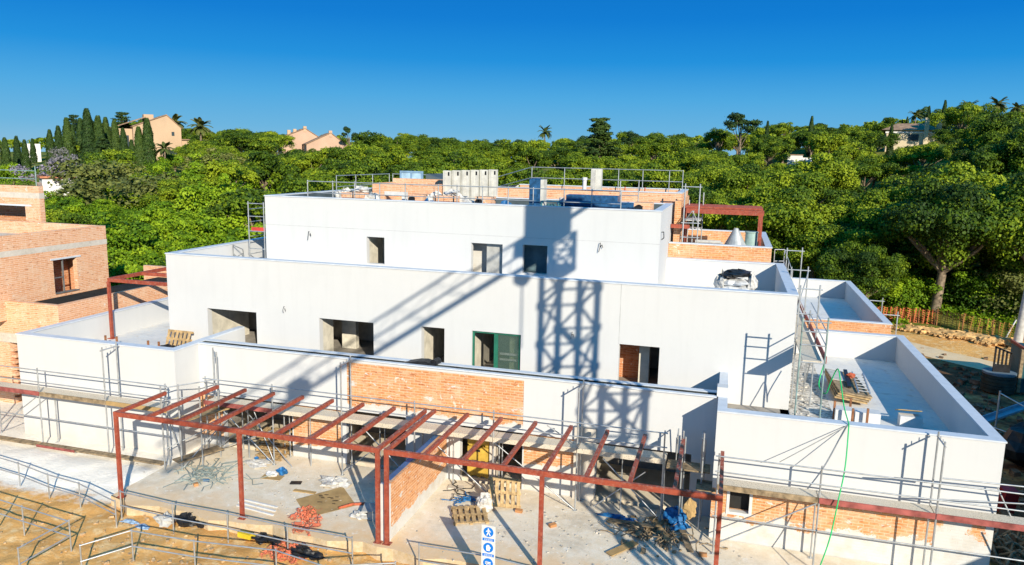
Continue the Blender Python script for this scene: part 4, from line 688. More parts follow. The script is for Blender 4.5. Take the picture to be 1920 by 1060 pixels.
t = thing('open_box', 'open cardboard topped white box in the front corner of the right terrace', 'box', (6.4, 27.8, 2.1))
P('body', WPAINT, lambda b: b.box(6.05, 6.75, 27.5, 27.9, 2.1, 2.5), None, t); P('flap', M_plain('tan_flap', (.55,.36,.13)), lambda b: b.obox((6.35, 27.85, 2.62), .75, .45, .02, .05, -.35), None, t)
t = thing('tool_heap', 'heap of tubes and red boards at the front of the rear right terrace', 'tool heap', (5, 41, 2.1))
P('tube', STEELD, lambda b: heap(b, (4.9, 41.5, 2.2), 26, 1.4, .03, .4, .5, 14, .4), None, t); P('board', PLANKR, lambda b: b.obox((5.2, 41.6, 2.62), .35, 1.6, .06, .25, .1), None, t)
def smooth(p, n=6):
    p = [Vector(q) for q in p]; p = [p[0]*2-p[1]]+p+[p[-1]*2-p[-2]]; R = []
    for i in range(1, len(p)-2):
        for k in range(n):
            t = k/n; R.append(.5*((2*p[i])+(p[i+1]-p[i-1])*t+(2*p[i-1]-5*p[i]+4*p[i+1]-p[i+2])*t*t+(3*p[i]-p[i-1]-3*p[i+1]+p[i+2])*t**3))
    return R+[p[-2]]
hp = [(3.35, 26.5, 4.4), (3.2, 26.2, 3.7), (3.4, 25.9, 3.5), (3.5, 25.7, 4.0), (3.62, 25.4, 4.5), (3.68, 25., 4.2), (3.75, 24.3, 3.6), (3.8, 23.6, 3.34), (3.8, 23.45, 3.2), (3.72, 22.9, 2.2), (3.55, 22.4, 1.4), (3.35, 22.0, .3), (3.05, 21.6, -.6), (2.85, 21.2, -.97), (2.6, 20.6, -.97)]
one('garden_hose', 'bright green hose hanging over the right terrace parapet down to the patio', 'hose', HOSE, lambda b: b.path(smooth(hp), .019, 8))
one('rope', 'thin dark cable running slantwise down the right wing front', 'cable', STEELD, lambda b: (b.tube((3.78, 23.5, 3.28), (3.05, 22.5, 2.2), .012), b.tube((3.78, 23.5, 3.28), (1.9, 22.9, 2.1), .012)))
# wrapped bag stack on the upper right terrace
t = thing('bag_pallet', 'plastic wrapped stack of white bags under black sheeting on the upper right terrace', 'bag stack', (.4, 33.3, 5.12))
P('pallet', WOOD, lambda b: b.box(-.25, 1.05, 32.8, 33.9, 5.12, 5.3), None, t); P('bags', M_plain('white_sacks', (.62,.64,.66), .5, 0, .2, 3.), lambda b: [b.blob((.4+.32*(i-.5 if j % 2 else i-.7), 33.3, 5.45+.22*j), .5, .6, .17, i+j*3, .15) for j in range(3) for i in range(2)], None, t)
P('plastic_wrap', PLASTIC, lambda b: (b.blob((-.2, 33.3, 5.75), .28, .5, .55, 61, .3), b.blob((1.05, 33.3, 5.75), .22, .5, .5, 62, .3)), None, t); P('black_cover', DARK, lambda b: (b.blob((.45, 33.2, 6.3), .55, .5, .16, 63, .3), b.blob((.1, 33.1, 6.2), .35, .4, .1, 64, .3)), None, t)
one('dark_mat', 'dark thin strip on the upper right terrace floor left of the bag stack', 'mat', CEM, lambda b: b.obox((-1.3, 32.9, 5.13), 1.0, .2, .02, -.1))
# rear terrace things
one('metal_cone', 'grey metal hopper cone lying on the rear brick terrace', 'hopper', M_plain('zinc', (.50,.52,.52), .45, .4), lambda b: (b.tube((.3, 38.8, 6.1), (.3, 38.8, 7.75), .95, 20, .1), ))
one('water_butt', 'pale green drum beside the metal cone', 'drum', M_plain('pale_green_drum', (.32,.45,.42), .5), lambda b: (b.tube((1.05, 39.0, 6.1), (1.05, 39.0, 7.55), .3, 14), b.tube((1.05, 39., 7.55), (1.05, 39., 7.6), .33, 14)))
one('plaster_patch_board', 'pale rolled sheets along the rear terrace parapet', 'sheets', CEM, lambda b: (b.tube((-1.6, 37.9, 7.08), (-.4, 38.0, 7.08), .1, 8), b.tube((-1.4, 38.2, 6.98), (-.3, 38.3, 6.98), .1, 8)))
# ------------------------------------------------------------------ roof things
def bricks_wrapped(label, c, seed):
    t = thing('brick_pile', label, 'brick pile', (c[0], c[1], zr), 'wrapped brick piles on the roof')
    P('bricks', BRL, lambda b: rubble(b, (c[0], c[1], zr), 0, 1, 1) or [b.obox((c[0]-.5+.25*(k % 5), c[1]-.3+.3*(k//5 % 3), zr+.15+.26*(k//15)), .23, .28, .24, .05*(k % 3), .05) for k in range(45-seed*5)], None, t)
    P('plastic_wrap', PLASTIC, lambda b: (b.blob((c[0]-.7, c[1], zr+.45), .4, .5, .45, seed, .35), b.blob((c[0]+.75, c[1]+.1, zr+.35), .45, .5, .38, seed+5, .35), b.blob((c[0]+.1, c[1]+.2, zr+.85), .4, .4, .2, seed+9, .4)), None, t)
bricks_wrapped('brick pile in torn plastic wrap near the left end of the roof front', (-17.9, 33.9), 1)
bricks_wrapped('brick pile in torn plastic wrap in front of the row of cream flue blocks', (-13.0, 33.9), 2)
bk = thing('brick_enclosure', 'low brick kiln shaped enclosure with dark openings on the roof', 'enclosure', (-16.6, 36, zr))
P('wall', BRL, lambda b: (b.wall('y', 36.0, 36.2, -18.1, -14.7, zr, 9.45, [(-17.4, -16.2, zr, 8.95)]), b.box(-18.1, -17.9, 36.2, 38.5, zr, 9.5), b.box(-14.9, -14.7, 36.2, 38.5, zr, 9.5), b.box(-18.1, -14.7, 38.5, 38.7, zr, 9.7)), None, bk); P('lintel', WPAINT, lambda b: b.box(-17.4, -16.2, 35.97, 36.0, 8.9, 9.1), None, bk); P('post', WPAINT, lambda b: b.box(-15.75, -15.5, 34.5, 34.7, zr, 9.15), None, bk)
wp = thing('window_frame', 'blue edged glazed window frame propped up on the roof', 'window frame', (-17, 39.5, zr))
P('frame', M_plain('blue_grey_frame', (.22,.36,.52), .5), lambda b: b.wall('y', 39.4, 39.48, -18.1, -16.7, 8.9, 10.1, [(-18.0, -17.45, 9.0, 10.0), (-17.35, -16.8, 9.0, 10.0)]), None, wp); P('pane', M_plain('pale_blue_glass', (.42,.60,.75), .1), lambda b: (b.box(-18.0, -17.45, 39.43, 39.45, 9.0, 10.0), b.box(-17.35, -16.8, 39.43, 39.45, 9.0, 10.0)), None, wp); P('leg', STEEL, lambda b: (b.box(-18.1, -18.0, 39.4, 39.48, zr, 8.9), b.box(-16.8, -16.7, 39.4, 39.48, zr, 8.9)), None, wp)
one('roof_plenum', 'dark grey sloping box behind the window frame on the roof', 'roof box', ROOFD, lambda b: b.add([(-16.6,39.6,zr),(-14.2,39.6,zr),(-14.2,39.6,9.3),(-16.6,39.6,9.95),(-16.6,42,zr),(-14.2,42,zr),(-14.2,42,9.3),(-16.6,42,9.95)], [(0,1,2,3),(7,6,5,4),(3,2,6,7),(0,3,7,4),(1,5,6,2)]))
for i in range(6):
    x0 = -14.62+i*.455; y0 = 37.2+i*.16
    t = thing('flue_block', ['leftmost','second','third','fourth','fifth','rightmost'][i]+' cream flue block of the tall row on the roof', 'flue block', (x0, y0, zr), 'row of cream flue blocks')
    P('body', CREAM, lambda b: (b.box(x0, x0+.405, y0, y0+.28, zr, 10.22+.02*i), b.box(x0+.08, x0+.2, y0-.03, y0, zr, 10.2+.02*i)), None, t); P('flue_hole', DARK, lambda b: b.box(x0+.27, x0+.36, y0-.006, y0+.01, 9.95+.02*i, 10.15+.02*i), None, t)
t = thing('wrapped_stack', 'tall dark blue wrapped stack standing behind the roof front edge', 'wrapped stack', (-9.0, 34.5, zr))
P('wrap', NAVY, lambda b: (b.box(-9.15, -8.62, 34.3, 34.9, 8.45, 9.98), b.blob((-8.88, 34.6, 9.98), .3, .3, .05, 4)), None, t); P('block', CREAM, lambda b: b.box(-8.61, -8.45, 34.3, 34.9, 8.4, 9.98), None, t); P('pallet', CEM, lambda b: [b.box(-9.25+.12*i, -9.19+.12*i, 34.2, 34.9, zr, 8.6) for i in range(8)], None, t)
t = thing('flue_block', 'single pale flue block standing alone on the upper roof', 'flue block', (-7, 40.6, 9)); P('body', CREAM, lambda b: b.box(-7.35, -6.8, 40.4, 40.8, 9, 10.45), None, t); P('wrap', CEM, lambda b: b.box(-7.36, -7.1, 40.37, 40.399, 9, 10.4), None, t)
for i, (x, y, z) in enumerate(((-19.2, 41.5, zr), (-7.6, 39.9, 8.9), (-8.05, 36.5, zr))):
    one('vent_pipe', ['white vent pipe near the left roof edge', 'white vent pipe on the upper roof left of the single flue block', 'white vent pipe just right of the dark blue stack'][i], 'vent pipe', WPAINT, lambda b: (b.tube((x, y, z), (x, y, z+1.05 if i < 2 else z+.7), .11, 12), b.tube((x, y, z+.95 if i < 2 else z+.6), (x, y, z+1.1 if i < 2 else z+.75), .14, 12)), 'white vent pipes on the roof')
for i, (x, y) in enumerate(((-14.6, 33.6), (-11.2, 33.6), (-3.75, 33.6))):
    t = thing('drain_box', ['brick drain box with black pipe left of the row of flue blocks', 'brick drain box with black pipe below the row of flue blocks', 'brick drain box with black pipe at the right end of the roof'][i], 'drain box', (x, y, zr), 'brick drain boxes on the roof')
    P('body', BRL, lambda b: (b.box(x-.4, x+.4, y, y+.8, zr+.18, 9.12), b.box(x+.0, x+.42, y-.1, y, zr, 9.0)), None, t); P('pipe', DARK, lambda b: b.tube((x-.18, y-.12, 8.87), (x-.18, y+.1, 8.87), .17, 14), None, t)
one('blue_bundle', 'long dark blue bundle of wrapped profiles along the right of the roof', 'bundle', NAVY, lambda b: (b.box(-7.9, -4.2, 35.0, 35.6, zr, 9.0), b.box(-7.7, -5.2, 35.8, 36.6, zr, 9.25), b.beam((-7.9, 34.8, 8.9), (-4.6, 34.8, 8.85), .12, .12)))
for i, (x, y, s_) in enumerate(((-14.0, 34.6, .5), (-10.2, 34.0, .4), (-13.9, 33.5, .3))):
    one('blue_sheeting', ['blue sheeting lump between the brick enclosure and the flue blocks', 'blue sheeting lump left of the dark blue stack', 'small blue sheeting lump beside the left drain box'][i], 'plastic sheet', BLUE, lambda b: b.blob((x, y, 8.6), s_, .35, .3, 70+i, .4), 'blue sheeting on the roof')
one('mixer_stand', 'low teal tube frame with wire right of the dark blue stack', 'frame', M_plain('teal_tubes', (.07,.22,.25), .5), lambda b: (b.path([(-8.5, 34.2, zr), (-8.5, 34.2, 9.0), (-7.7, 34.2, 9.0), (-7.7, 34.2, zr)], .03), heap(b, (-8.1, 34.3, 8.5), 16, .6, .015, .2, .4, 5, 1.)))
one('roof_slab_sheet', 'white insulation boards with orange straps on the upper roof at right', 'boards', WPAINT, lambda b: (b.obox((-5.0, 40.6, 9.12), 1.0, .5, .2, .2, .25), b.obox((-4.0, 40.5, 9.08), .5, .4, .14, .1)))
for i, x in enumerate((-5.5, -4.45)): one('marker_post', ['left','right'][i]+' small orange marker on the upper roof by the white boards', 'marker', ORNET, lambda b: b.tube((x, 40.4, 9), (x, 40.4, 9.55), .06, 8, .03), 'orange markers on the upper roof')
# ------------------------------------------------------------------ right hand yard
def strip_net(label, pts, h, mat, group='orange mesh fences'):
    t = thing('mesh_fence', label, 'fence', (*pts[0], gz(*pts[0])), group); Rr = random.Random(4)
    def f(b):
        for (xa, ya), (xb, yb) in zip(pts[:-1], pts[1:]):
            n = 10; Q = []
            for i in range(n+1):
                x = xa+(xb-xa)*i/n; y = ya+(yb-ya)*i/n; k = .08*math.sin(i*2.1); Q.append((x, y+k, gz(x, y), h*(1+.07*math.sin(i*1.7))))
            for p, q in zip(Q[:-1], Q[1:]): b.quad((p[0], p[1], p[2]), (q[0], q[1], q[2]), (q[0], q[1]+.1, q[2]+q[3]), (p[0], p[1]+.1, p[2]+p[3]))
    P('net', mat, f, None, t)
    for x, y in pts: P('post', RUST, lambda b: b.tube((x, y, gz(x, y)), (x, y, gz(x, y)+h+.1), .035), None, t)
strip_net('bright orange mesh fence at the edge of the yard below the trees', [(11.2, 64.3), (12.8, 63.6), (14.4, 63.2), (15.4, 62.7)], 1.1, NET)
strip_net('rusty brown orange mesh fence continuing right along the yard edge', [(15.5, 62.6), (17, 61.6), (18.6, 60.4), (20.2, 59.2), (22.5, 57.5)], 1.2, NETD)
one('white_stake', 'leaning white stake on the grass behind the brown mesh fence', 'stake', WPAINT, lambda b: b.tube((19.5, 60.4, gz(19.5, 60.4)), (20.0, 60.4, gz(19.5, 60.4)+1.35), .05))
one('tree_pole', 'thick grey timber pole at the right edge behind the container', 'pole', CEM, lambda b: (b.tube((19.3, 57.6, gz(19, 57)), (19.6, 57.8, 3.2), .3, 9, .22), b.tube((19.35, 57.7, 1.5), (19.9, 58, 3.), .12, 7, .08)))
one('soil_heap', 'low heap of orange soil and stones along the mesh fence', 'soil heap', M_plain('orange_soil', (.66,.41,.17), .95, 0, .3, 3.), lambda b: ([rubble(b, (12.2+i*1.0, 61.9-i*.5, 0), 90, .6, .4, .2, 77+i, lambda x, y: gz(x, y)+.1) for i in range(9)], [b.blob((12.2+i*1.0, 62.0-i*.5, gz(12.2+i*1.0, 61)), 1.1, .6, .3, 80+i, .25, 20, 10) for i in range(9)]), None, 'stuff')
one('stones', 'stones and clods in the shaded yard beside the right wing', 'stones', M_plain('yard_clods', (.20,.13,.08), .95, 0, .35, 4.), lambda b: (rubble(b, (12.5, 44, 0), 260, 2.2, 5, .3, 78, lambda x, y: gz(x, y)), rubble(b, (10.5, 28, -1.3), 120, .8, 3, .25, 79)), None, 'stuff')
t = thing('digger_bucket_drum', 'dark ribbed drum with a black slatted rack on top in the shaded yard', 'drum', (15.2, 47.5, -1.4))
P('drum', M_plain('dark_green_drum', (.035,.05,.04), .7, 0, .3, 2.), lambda b: [b.tube((15.05, 46.9, -1.4+i*.2), (15.05, 46.9, -1.22+i*.2), .82 if i % 2 == 0 else .87, 18) for i in range(5)], None, t); P('lid', M_plain('drum_lid', (.16,.22,.26), .6), lambda b: b.tube((15.05, 46.9, -.42), (15.05, 46.9, -.3), .84, 18), None, t)
P('rack', DARK, lambda b: ([b.box(14.65+.19*i, 14.73+.19*i, 46.7, 46.8, -.3, 1.15-.08*i) for i in range(5)], b.box(14.65, 15.49, 46.68, 46.7, -.3, .15), b.beam((14.65, 46.75, 1.12), (15.5, 46.75, .8), .1, .1)), None, t)
t = thing('site_container', 'teal site container at the right edge beside the dark drum', 'container', (17.5, 48, -1.4))
P('body', M_plain('dark_teal_paint', (.015,.09,.11), .5, 0, .2, 1.), lambda b: (b.box(16.15, 19.5, 46.9, 49, -1.4, 1.0), [b.box(16.3+.3*i, 16.45+.3*i, 46.85, 46.9, -1.2, .85) for i in range(10)]), None, t); P('frame', RED, lambda b: (b.box(16.1, 19.5, 46.83, 46.95, 1.0, 1.15), b.box(16.08, 16.2, 46.95, 49, 1.0, 1.15)), None, t); P('corner_post', WOODD, lambda b: b.box(15.98, 16.14, 46.82, 47.0, -1.4, 1.05), None, t)
one('steel_channel', 'pale blue steel channel lying across the shaded yard', 'channel', M_plain('blue_channel', (.20,.36,.46), .5, .2), lambda b: (b.beam((11.6, 38.6, -1.0), (15.6, 42.2, -.5), .35, .1), b.beam((11.5, 38.7, -.9), (15.5, 42.35, -.4), .06, .2)))
t = thing('mixer_machine', 'dark covered machine behind the right wing corner', 'machine', (12, 33, -1.3)); P('body', DARK, lambda b: (b.blob((12.6, 34.5, -.4), 1.2, 1.0, .9, 91, .25), b.blob((12.9, 32.3, -.5), 1.0, .8, .7, 92, .25)), None, t); P('frame', STEEL, lambda b: (b.tube((12.0, 37, -1.3), (12.0, 37, 1.2), .04), b.tube((12.0, 37, 1.1), (13.8, 35, .4), .03), b.tube((10.8, 37.5, -.3), (13.5, 33.5, -.2), .03)), None, t)
one('red_cones', 'dark red plastic barrier pieces at the foot of the right wing corner', 'barrier', M_plain('dark_red_plastic', (.30,.02,.025), .5), lambda b: (b.obox((10.2, 29.5, -.8), .5, .5, .9, .3, .2), b.obox((11.0, 29.2, -.8), .4, .5, .8, -.3, -.2)))
one('timber_heap', 'heap of old timber and branches beyond the right end of the scaffold', 'timber heap', WOODD, lambda b: heap(b, (9.6, 25.6, -1.25), 60, 1.6, .045, .8, .7, 93, .3))
# ------------------------------------------------------------------ vegetation
def M_leaf(name, c0, c1, c2, trans=.15):
    t = NT(name); a = t.n('Attribute', attribute_name='tint'); o = t.n('ObjectInfo')
    k = t.math('ADD', a.outputs['Fac'], t.math('MULTIPLY', t.math('SUBTRACT', o.outputs['Random'], .5), .55), 0, True)
    c = t.mix(t.ramp(k, 0., .5), c0, c1); c = t.mix(t.ramp(k, .5, 1.), c, c2)
    t.done(c, .65, 0, .25)
    tr = t.n('BsdfTranslucent', {'Color': c}); mx = t.n('MixShader', {0: trans}); t.t.links.new(t.b.outputs[0], mx.inputs[1]); t.t.links.new(tr.outputs[0], mx.inputs[2])
    t.t.links.new(mx.outputs[0], t.t.nodes['Material Output'].inputs[0]); return t.mat
LEAF = M_leaf('oak_leaves', (.020,.052,.004), (.100,.172,.006), (.275,.345,.012)); LEAFB = M_leaf('bright_shrub_leaves', (.035,.09,.004), (.125,.235,.005), (.29,.41,.012))
LEAFD = M_leaf('dark_needle_leaves', (.018,.042,.010), (.036,.075,.014), (.075,.12,.018), .1); LEAFO = M_leaf('olive_grey_leaves', (.11,.13,.03), (.19,.21,.045), (.28,.27,.08)); LEAFP = M_leaf('lilac_blossom', (.06,.10,.03), (.17,.17,.15), (.32,.28,.36)); PALM = M_leaf('palm_fronds', (.04,.07,.015), (.09,.12,.025), (.18,.17,.05))
BARK = M_plain('pale_bark', (.26,.20,.14), .95, 0, .3, 4.)
RG = np.random.default_rng(5)
def leaves(clumps, per, size, rg, flat=.25, up=.3):
    """leaf sized quads on and inside a set of ellipsoid clumps"""
    V = []; T = []
    for (cx, cy_, cz, rx, ry, rz) in clumps:
        n = int(per*max(.3, (rx*ry+rx*rz+ry*rz)/3)); d = rg.normal(size=(n, 3)); d[:, 2] = np.abs(d[:, 2])*np.where(rg.random(n) < .78, 1, -1); d /= np.linalg.norm(d, axis=1)[:, None]
        rad = (rg.uniform(.66, 1.08, n)+np.where(rg.random(n) < .16, rg.uniform(0, .38, n), 0))[:, None]; p = np.array([cx, cy_, cz])+d*rad*np.array([rx, ry, rz])
        nn = d*1.0+rg.normal(size=(n, 3))*.52+np.array([0, 0, up]); nn /= np.linalg.norm(nn, axis=1)[:, None]
        a = np.cross(nn, rg.normal(size=(n, 3))); a /= np.linalg.norm(a, axis=1)[:, None]; c = np.cross(nn, a); s = (size*rg.uniform(.55, 1.25, n))[:, None]
        q = np.stack([p-a*s*.5-c*s*.2, p+a*s*.05-c*s*.42, p+a*s*.55+c*s*.1, p-a*s*.02+c*s*.45], 1); V.append(q); T.append(np.clip(.5+rg.normal()*.2+rg.normal(size=n)*.17, 0, 1))
    return np.concatenate(V), np.concatenate(T)
def leafmesh(name, V, T, mat):
    n = len(V); me = bpy.data.meshes.new(name); me.vertices.add(n*4); me.vertices.foreach_set('co', V.reshape(-1).astype(np.float32))
    me.loops.add(n*4); me.loops.foreach_set('vertex_index', np.arange(n*4, dtype=np.int32)); me.polygons.add(n); me.polygons.foreach_set('loop_start', np.arange(0, n*4, 4, dtype=np.int32)); me.polygons.foreach_set('loop_total', np.full(n, 4, np.int32))
    at_ = me.attributes.new('tint', 'FLOAT', 'FACE'); at_.data.foreach_set('value', T.astype(np.float32)); me.update(); me.validate(); me.materials.append(mat); return me
def oak_clumps(rg, R, H, z0, n):
    """small clumps gathered on a handful of limbs, so that the crown is lobed and has gaps"""
    nl = max(5, int(n/5)); L_ = []; C = []
    for i in range(nl):
        a = i*2.39996+rg.uniform(-.35, .35); r = R*math.sqrt((i+.4)/nl)*rg.uniform(.7, 1.0)*.86; e = math.sqrt(max(.05, 1-(r/R)**2)); L_.append((r*math.cos(a), r*math.sin(a), z0+(H-z0)*(.16+.66*e*rg.uniform(.55, 1.1)), rg.uniform(.7, 1.3)))
    for i in range(n):
        l = L_[i % nl]; s_ = R*.17*l[3]; k = R*rg.uniform(.11, .23)*l[3]**.5
        C.append((l[0]+rg.normal()*s_, l[1]+rg.normal()*s_, l[2]+rg.normal()*s_*.6, k*rg.uniform(.9, 1.5), k*rg.uniform(.9, 1.5), k*rg.uniform(.6, 1.)))
    return C
def mbmesh(mb, name, mat):
    o = mb.build(name, mat); me = o.data; bpy.data.objects.remove(o); return me
PROTO = {}
def add_proto(kind, crown, trunk, H): PROTO.setdefault(kind, []).append((crown, trunk, H))
for s in range(9):
    rg = np.random.default_rng(100+s); R, H = 4.0*rg.uniform(.85, 1.15), 7.2*rg.uniform(.85, 1.12); C = oak_clumps(rg, R, H, 1.4, 52); V, T = leaves(C, 360, .27, rg)
    b = MB(); fork = (rg.uniform(-.3, .3), rg.uniform(-.3, .3), 2.0); b.tube((0, 0, -1.2), fork, .34, 8, .24)
    for c in C[:9]:
        m = ((fork[0]+c[0])/2+rg.uniform(-.3, .3), (fork[1]+c[1])/2+rg.uniform(-.3, .3), (fork[2]+c[2])/2+.3); b.tube(fork, m, .15, 6, .1); b.tube(m, (c[0], c[1], c[2]+.2), .1, 5, .03)
    add_proto('oak', leafmesh('oak_crown', V, T, LEAF), mbmesh(b, 'oak_trunk', BARK), H)
for s in range(4):
    rg = np.random.default_rng(150+s); R, H = 5.0, 8.6; C = oak_clumps(rg, R, H, 1.4, 95); V, T = leaves(C, 560, .2, rg)
    b = MB(); fork = (rg.uniform(-.4, .4), rg.uniform(-.4, .4), 2.6); b.tube((0, 0, -1.2), fork, .42, 9, .3)
    for c in C[:13]:
        m = ((fork[0]+c[0])/2+rg.uniform(-.5, .5), (fork[1]+c[1])/2+rg.uniform(-.5, .5), (fork[2]+c[2])/2+.3); b.tube(fork, m, .2, 7, .13); b.tube(m, (c[0], c[1], c[2]+.2), .13, 6, .03)
    add_proto('bigoak', leafmesh('oak_crown', V, T, LEAF), mbmesh(b, 'oak_trunk', BARK), H)
for s in range(5):
    rg = np.random.default_rng(200+s); R, H = 2.6, 3.2; C = oak_clumps(rg, R, H, -.2, 26)+[(0, 0, .8, R*.8, R*.8, 1.5)]; V, T = leaves(C, 640, .155, rg)
    b = MB(); b.tube((0, 0, -.8), (0, 0, 1.2), .12, 6, .06); me_t = mbmesh(b, 'shrub_stem', BARK); add_proto('shrub', leafmesh('shrub_foliage', V, T, LEAFB), me_t, H)
    if s < 2:
        C = oak_clumps(rg, 3.2, 3.2, -.2, 26)+[(0, 0, .8, 2.4, 2.4, 1.5)]; V, T = leaves(C, 420, .17, rg); add_proto('olive', leafmesh('olive_foliage', V, T, LEAFO), me_t, H)
for s in range(3):
    rg = np.random.default_rng(300+s); kr = lambda z: .1+.82*min(1, (z+.6)/2.2)*max(0, 1-z/10.1)**.62; C = [(rg.uniform(-.07, .07), rg.uniform(-.07, .07), z, kr(z), kr(z), .25+.6*(1-z/10)) for z in np.arange(.5, 9.9, .42)]; zz = rg.uniform(.05, 1, 5200)**.85*9.9; aa = rg.uniform(0, 6.283, 5200); rr = np.array([kr(z) for z in zz])*rg.uniform(.72, 1.06, 5200)*(1+.12*np.sin(aa*3+zz*2)); d = np.stack([np.cos(aa), np.sin(aa), np.full(5200, .25)], 1); p = np.stack([rr*np.cos(aa), rr*np.sin(aa), zz], 1); nn = d+rg.normal(size=(5200, 3))*.35; nn /= np.linalg.norm(nn, axis=1)[:, None]; a = np.cross(nn, np.array([0, 0, 1.])); a /= np.linalg.norm(a, axis=1)[:, None]; c = np.cross(nn, a); s_ = rg.uniform(.6, 1.2, 5200)[:, None]; V = np.stack([p-c*s_*.22, p+a*s_*.07, p+c*s_*.2, p-a*s_*.07], 1); T = np.clip(rg.normal(.5, .22, 5200), 0, 1)
    b = MB(); b.tube((0, 0, -1), (0, 0, 6), .16, 6, .05); add_proto('cypress', leafmesh('cypress_crown', V, T, LEAFD), mbmesh(b, 'cypress_trunk', BARK), 10.)
for s in range(2):
    rg = np.random.default_rng(400+s); C = []; b = MB(); b.tube((0, 0, -1), (0, 0, 9.6), .28, 8, .04)
    for lv in range(16):
        for i in range(4):
            z = 1.2+lv*.55+rg.uniform(-.3, .3); L_ = (3.9*(1-lv/16.6)**.8+.2)*rg.uniform(.55, 1.12); a = i*6.283/4+lv*1.1+rg.uniform(-.5, .5); b.tube((0, 0, z), (L_*math.cos(a), L_*math.sin(a), z+.3), .06, 4, .02)
            for k in (.3, .6, .9): C.append((L_*k*math.cos(a), L_*k*math.sin(a), z+.35*k+rg.uniform(-.15, .15), .6*(1.2-.4*k), .6*(1.2-.4*k), .22))
    C.append((0, 0, 9.7, .18, .18, .6)); V, T = leaves(C, 300 if s == 0 else 110, .26, rg)
    add_proto('cedar' if s == 0 else 'araucaria', leafmesh('conifer_crown', V, T, LEAFD), mbmesh(b, 'conifer_trunk', BARK), 10.2)
for s in range(2):
    rg = np.random.default_rng(450+s); C = oak_clumps(rg, 3.2, 9.0, 2.0, 26); V, T = leaves(C, 260, .3, rg); b = MB(); b.tube((0, 0, -1), (0, 0, 6), .25, 7, .1); [b.tube((0, 0, 2.5+.4*i), c[:3], .08, 5, .03) for i, c in enumerate(C[:8])]; add_proto('darkoak', leafmesh('conifer_crown', V, T, LEAFD), mbmesh(b, 'conifer_trunk', BARK), 9.)
rg = np.random.default_rng(500); C = oak_clumps(rg, 3.2, 5.5, 1.6, 20); V, T = leaves(C, 200, .22, rg); b = MB(); b.tube((0, 0, -1), (0, 0, 2.4), .2, 7, .12); [b.tube((0, 0, 2.3), c[:3], .09, 5, .03) for c in C[:7]]; add_proto('jacaranda', leafmesh('blossom_crown', V, T, LEAFP), mbmesh(b, 'blossom_trunk', BARK), 5.5)
for s in range(2):
    rg = np.random.default_rng(600+s); Vq = []
    for i in range(30):
        a = rg.uniform(0, 6.283); e = rg.uniform(-.35, 1.2); p = np.array([0, 0, 0.]); d = np.array([math.cos(a)*math.cos(e), math.sin(a)*math.cos(e), math.sin(e)]); side = np.array([-math.sin(a), math.cos(a), 0])
        for k in range(7):
            w_ = .42*math.sin(math.pi*(k+.9)/8)+.06; q = p+d*.36; d = d+np.array([0, 0, -.17]); d /= np.linalg.norm(d)
            for sg in (-1, 1):
                Vq.append(np.stack([p, q, q+side*sg*w_+d*.16-np.array([0, 0, .14]), p+side*sg*w_*.9+d*.1-np.array([0, 0, .12])])) 
            p = q
    V = np.array(Vq)+np.array([0, 0, 7.2]); T = np.clip(rg.normal(.5, .2, len(V)), 0, 1); b = MB(); b.tube((0, 0, -1), (0, 0, 7.2), .24, 9, .17); b.blob((0, 0, 7.0), .35, .35, .4, 3, .2)
    add_proto('palm', leafmesh('palm_crown', V, T, PALM), mbmesh(b, 'palm_trunk', BARK), 8.4)
def tree(kind, x, y, sc, label, cat, group, sz=None, var=None, name=None, z=None):
    pr = PROTO[kind]; cr_, tr_, H = pr[RG.integers(len(pr)) if var is None else var]; z = gz(x, y) if z is None else z
    t = bpy.data.objects.new(name or kind+'_tree', None); COL.objects.link(t); t.location = (x, y, z); t.scale = (sc, sc, sz or sc*RG.uniform(.88, 1.12)); t.rotation_euler = (0, 0, RG.uniform(0, 6.28)); t['label'] = label; t['category'] = cat
    if group: t['group'] = group
    for nm, me_ in ((('crown', 'trunk') if kind not in ('shrub', 'olive') else ('foliage', 'stem'))[0], cr_), ((('crown', 'trunk') if kind not in ('shrub', 'olive') else ('foliage', 'stem'))[1], tr_):
        c = bpy.data.objects.new(nm, me_); COL.objects.link(c); c.parent = t
    return t
def tree_px(kind, px, ptop, D, label, cat='tree', group=None, wide=1., var=None, name=None):
    """stand a tree on the hill D metres away so that its top reaches the height seen in the photo"""
    p = far(px, ptop, D); g = gz(p[0], p[1]); h = max(1.5, p[2]-g); k = h/PROTO[kind][0][2]
    return tree(kind, p[0], p[1], k*wide, label, cat, group, k, var, name)
# singled out trees on the skyline
CY = [(8,258,118),(30,255,125),(45,262,122),(60,260,140),(92,243,128),(108,236,126),(124,221,124),(135,236,133),(150,222,126),(162,204,122),(172,226,128),(183,217,122),(197,220,128),(214,225,126),(230,240,124),(259,238,112),(275,222,112),(246,262,118)]
for i, (px, pt_, D) in enumerate(CY):
    lab = {9: 'tallest dark cypress of the group on the left hill', 16: 'dark cypress standing right against the pink house wall', 15: 'shorter dark cypress at the left corner of the pink house', 0: 'dark cypress at the very left edge of the picture'}.get(i, 'dark slender cypress in the group left of the pink house' if i > 3 else 'dark cypress beside the white house at far left')
    tree_px('cypress', px, pt_, D, lab, 'cypress', 'cypresses on the left hill', 1.6)
tree_px('araucaria', 137, 216, 140, 'tall open tiered conifer rising behind the left cypresses', name='araucaria_tree'); tree_px('araucaria', 228, 211, 135, 'loose tiered conifer just left of the pink house', name='araucaria_tree', wide=1.3)
tree_px('cedar', 192, 258, 105, 'pale green layered conifer below the left cypresses', name='cedar_tree')
tree_px('cedar', 1126, 222, 135, 'dark pointed cedar rising above the middle of the wooded ridge', name='cedar_tree', wide=1.3)
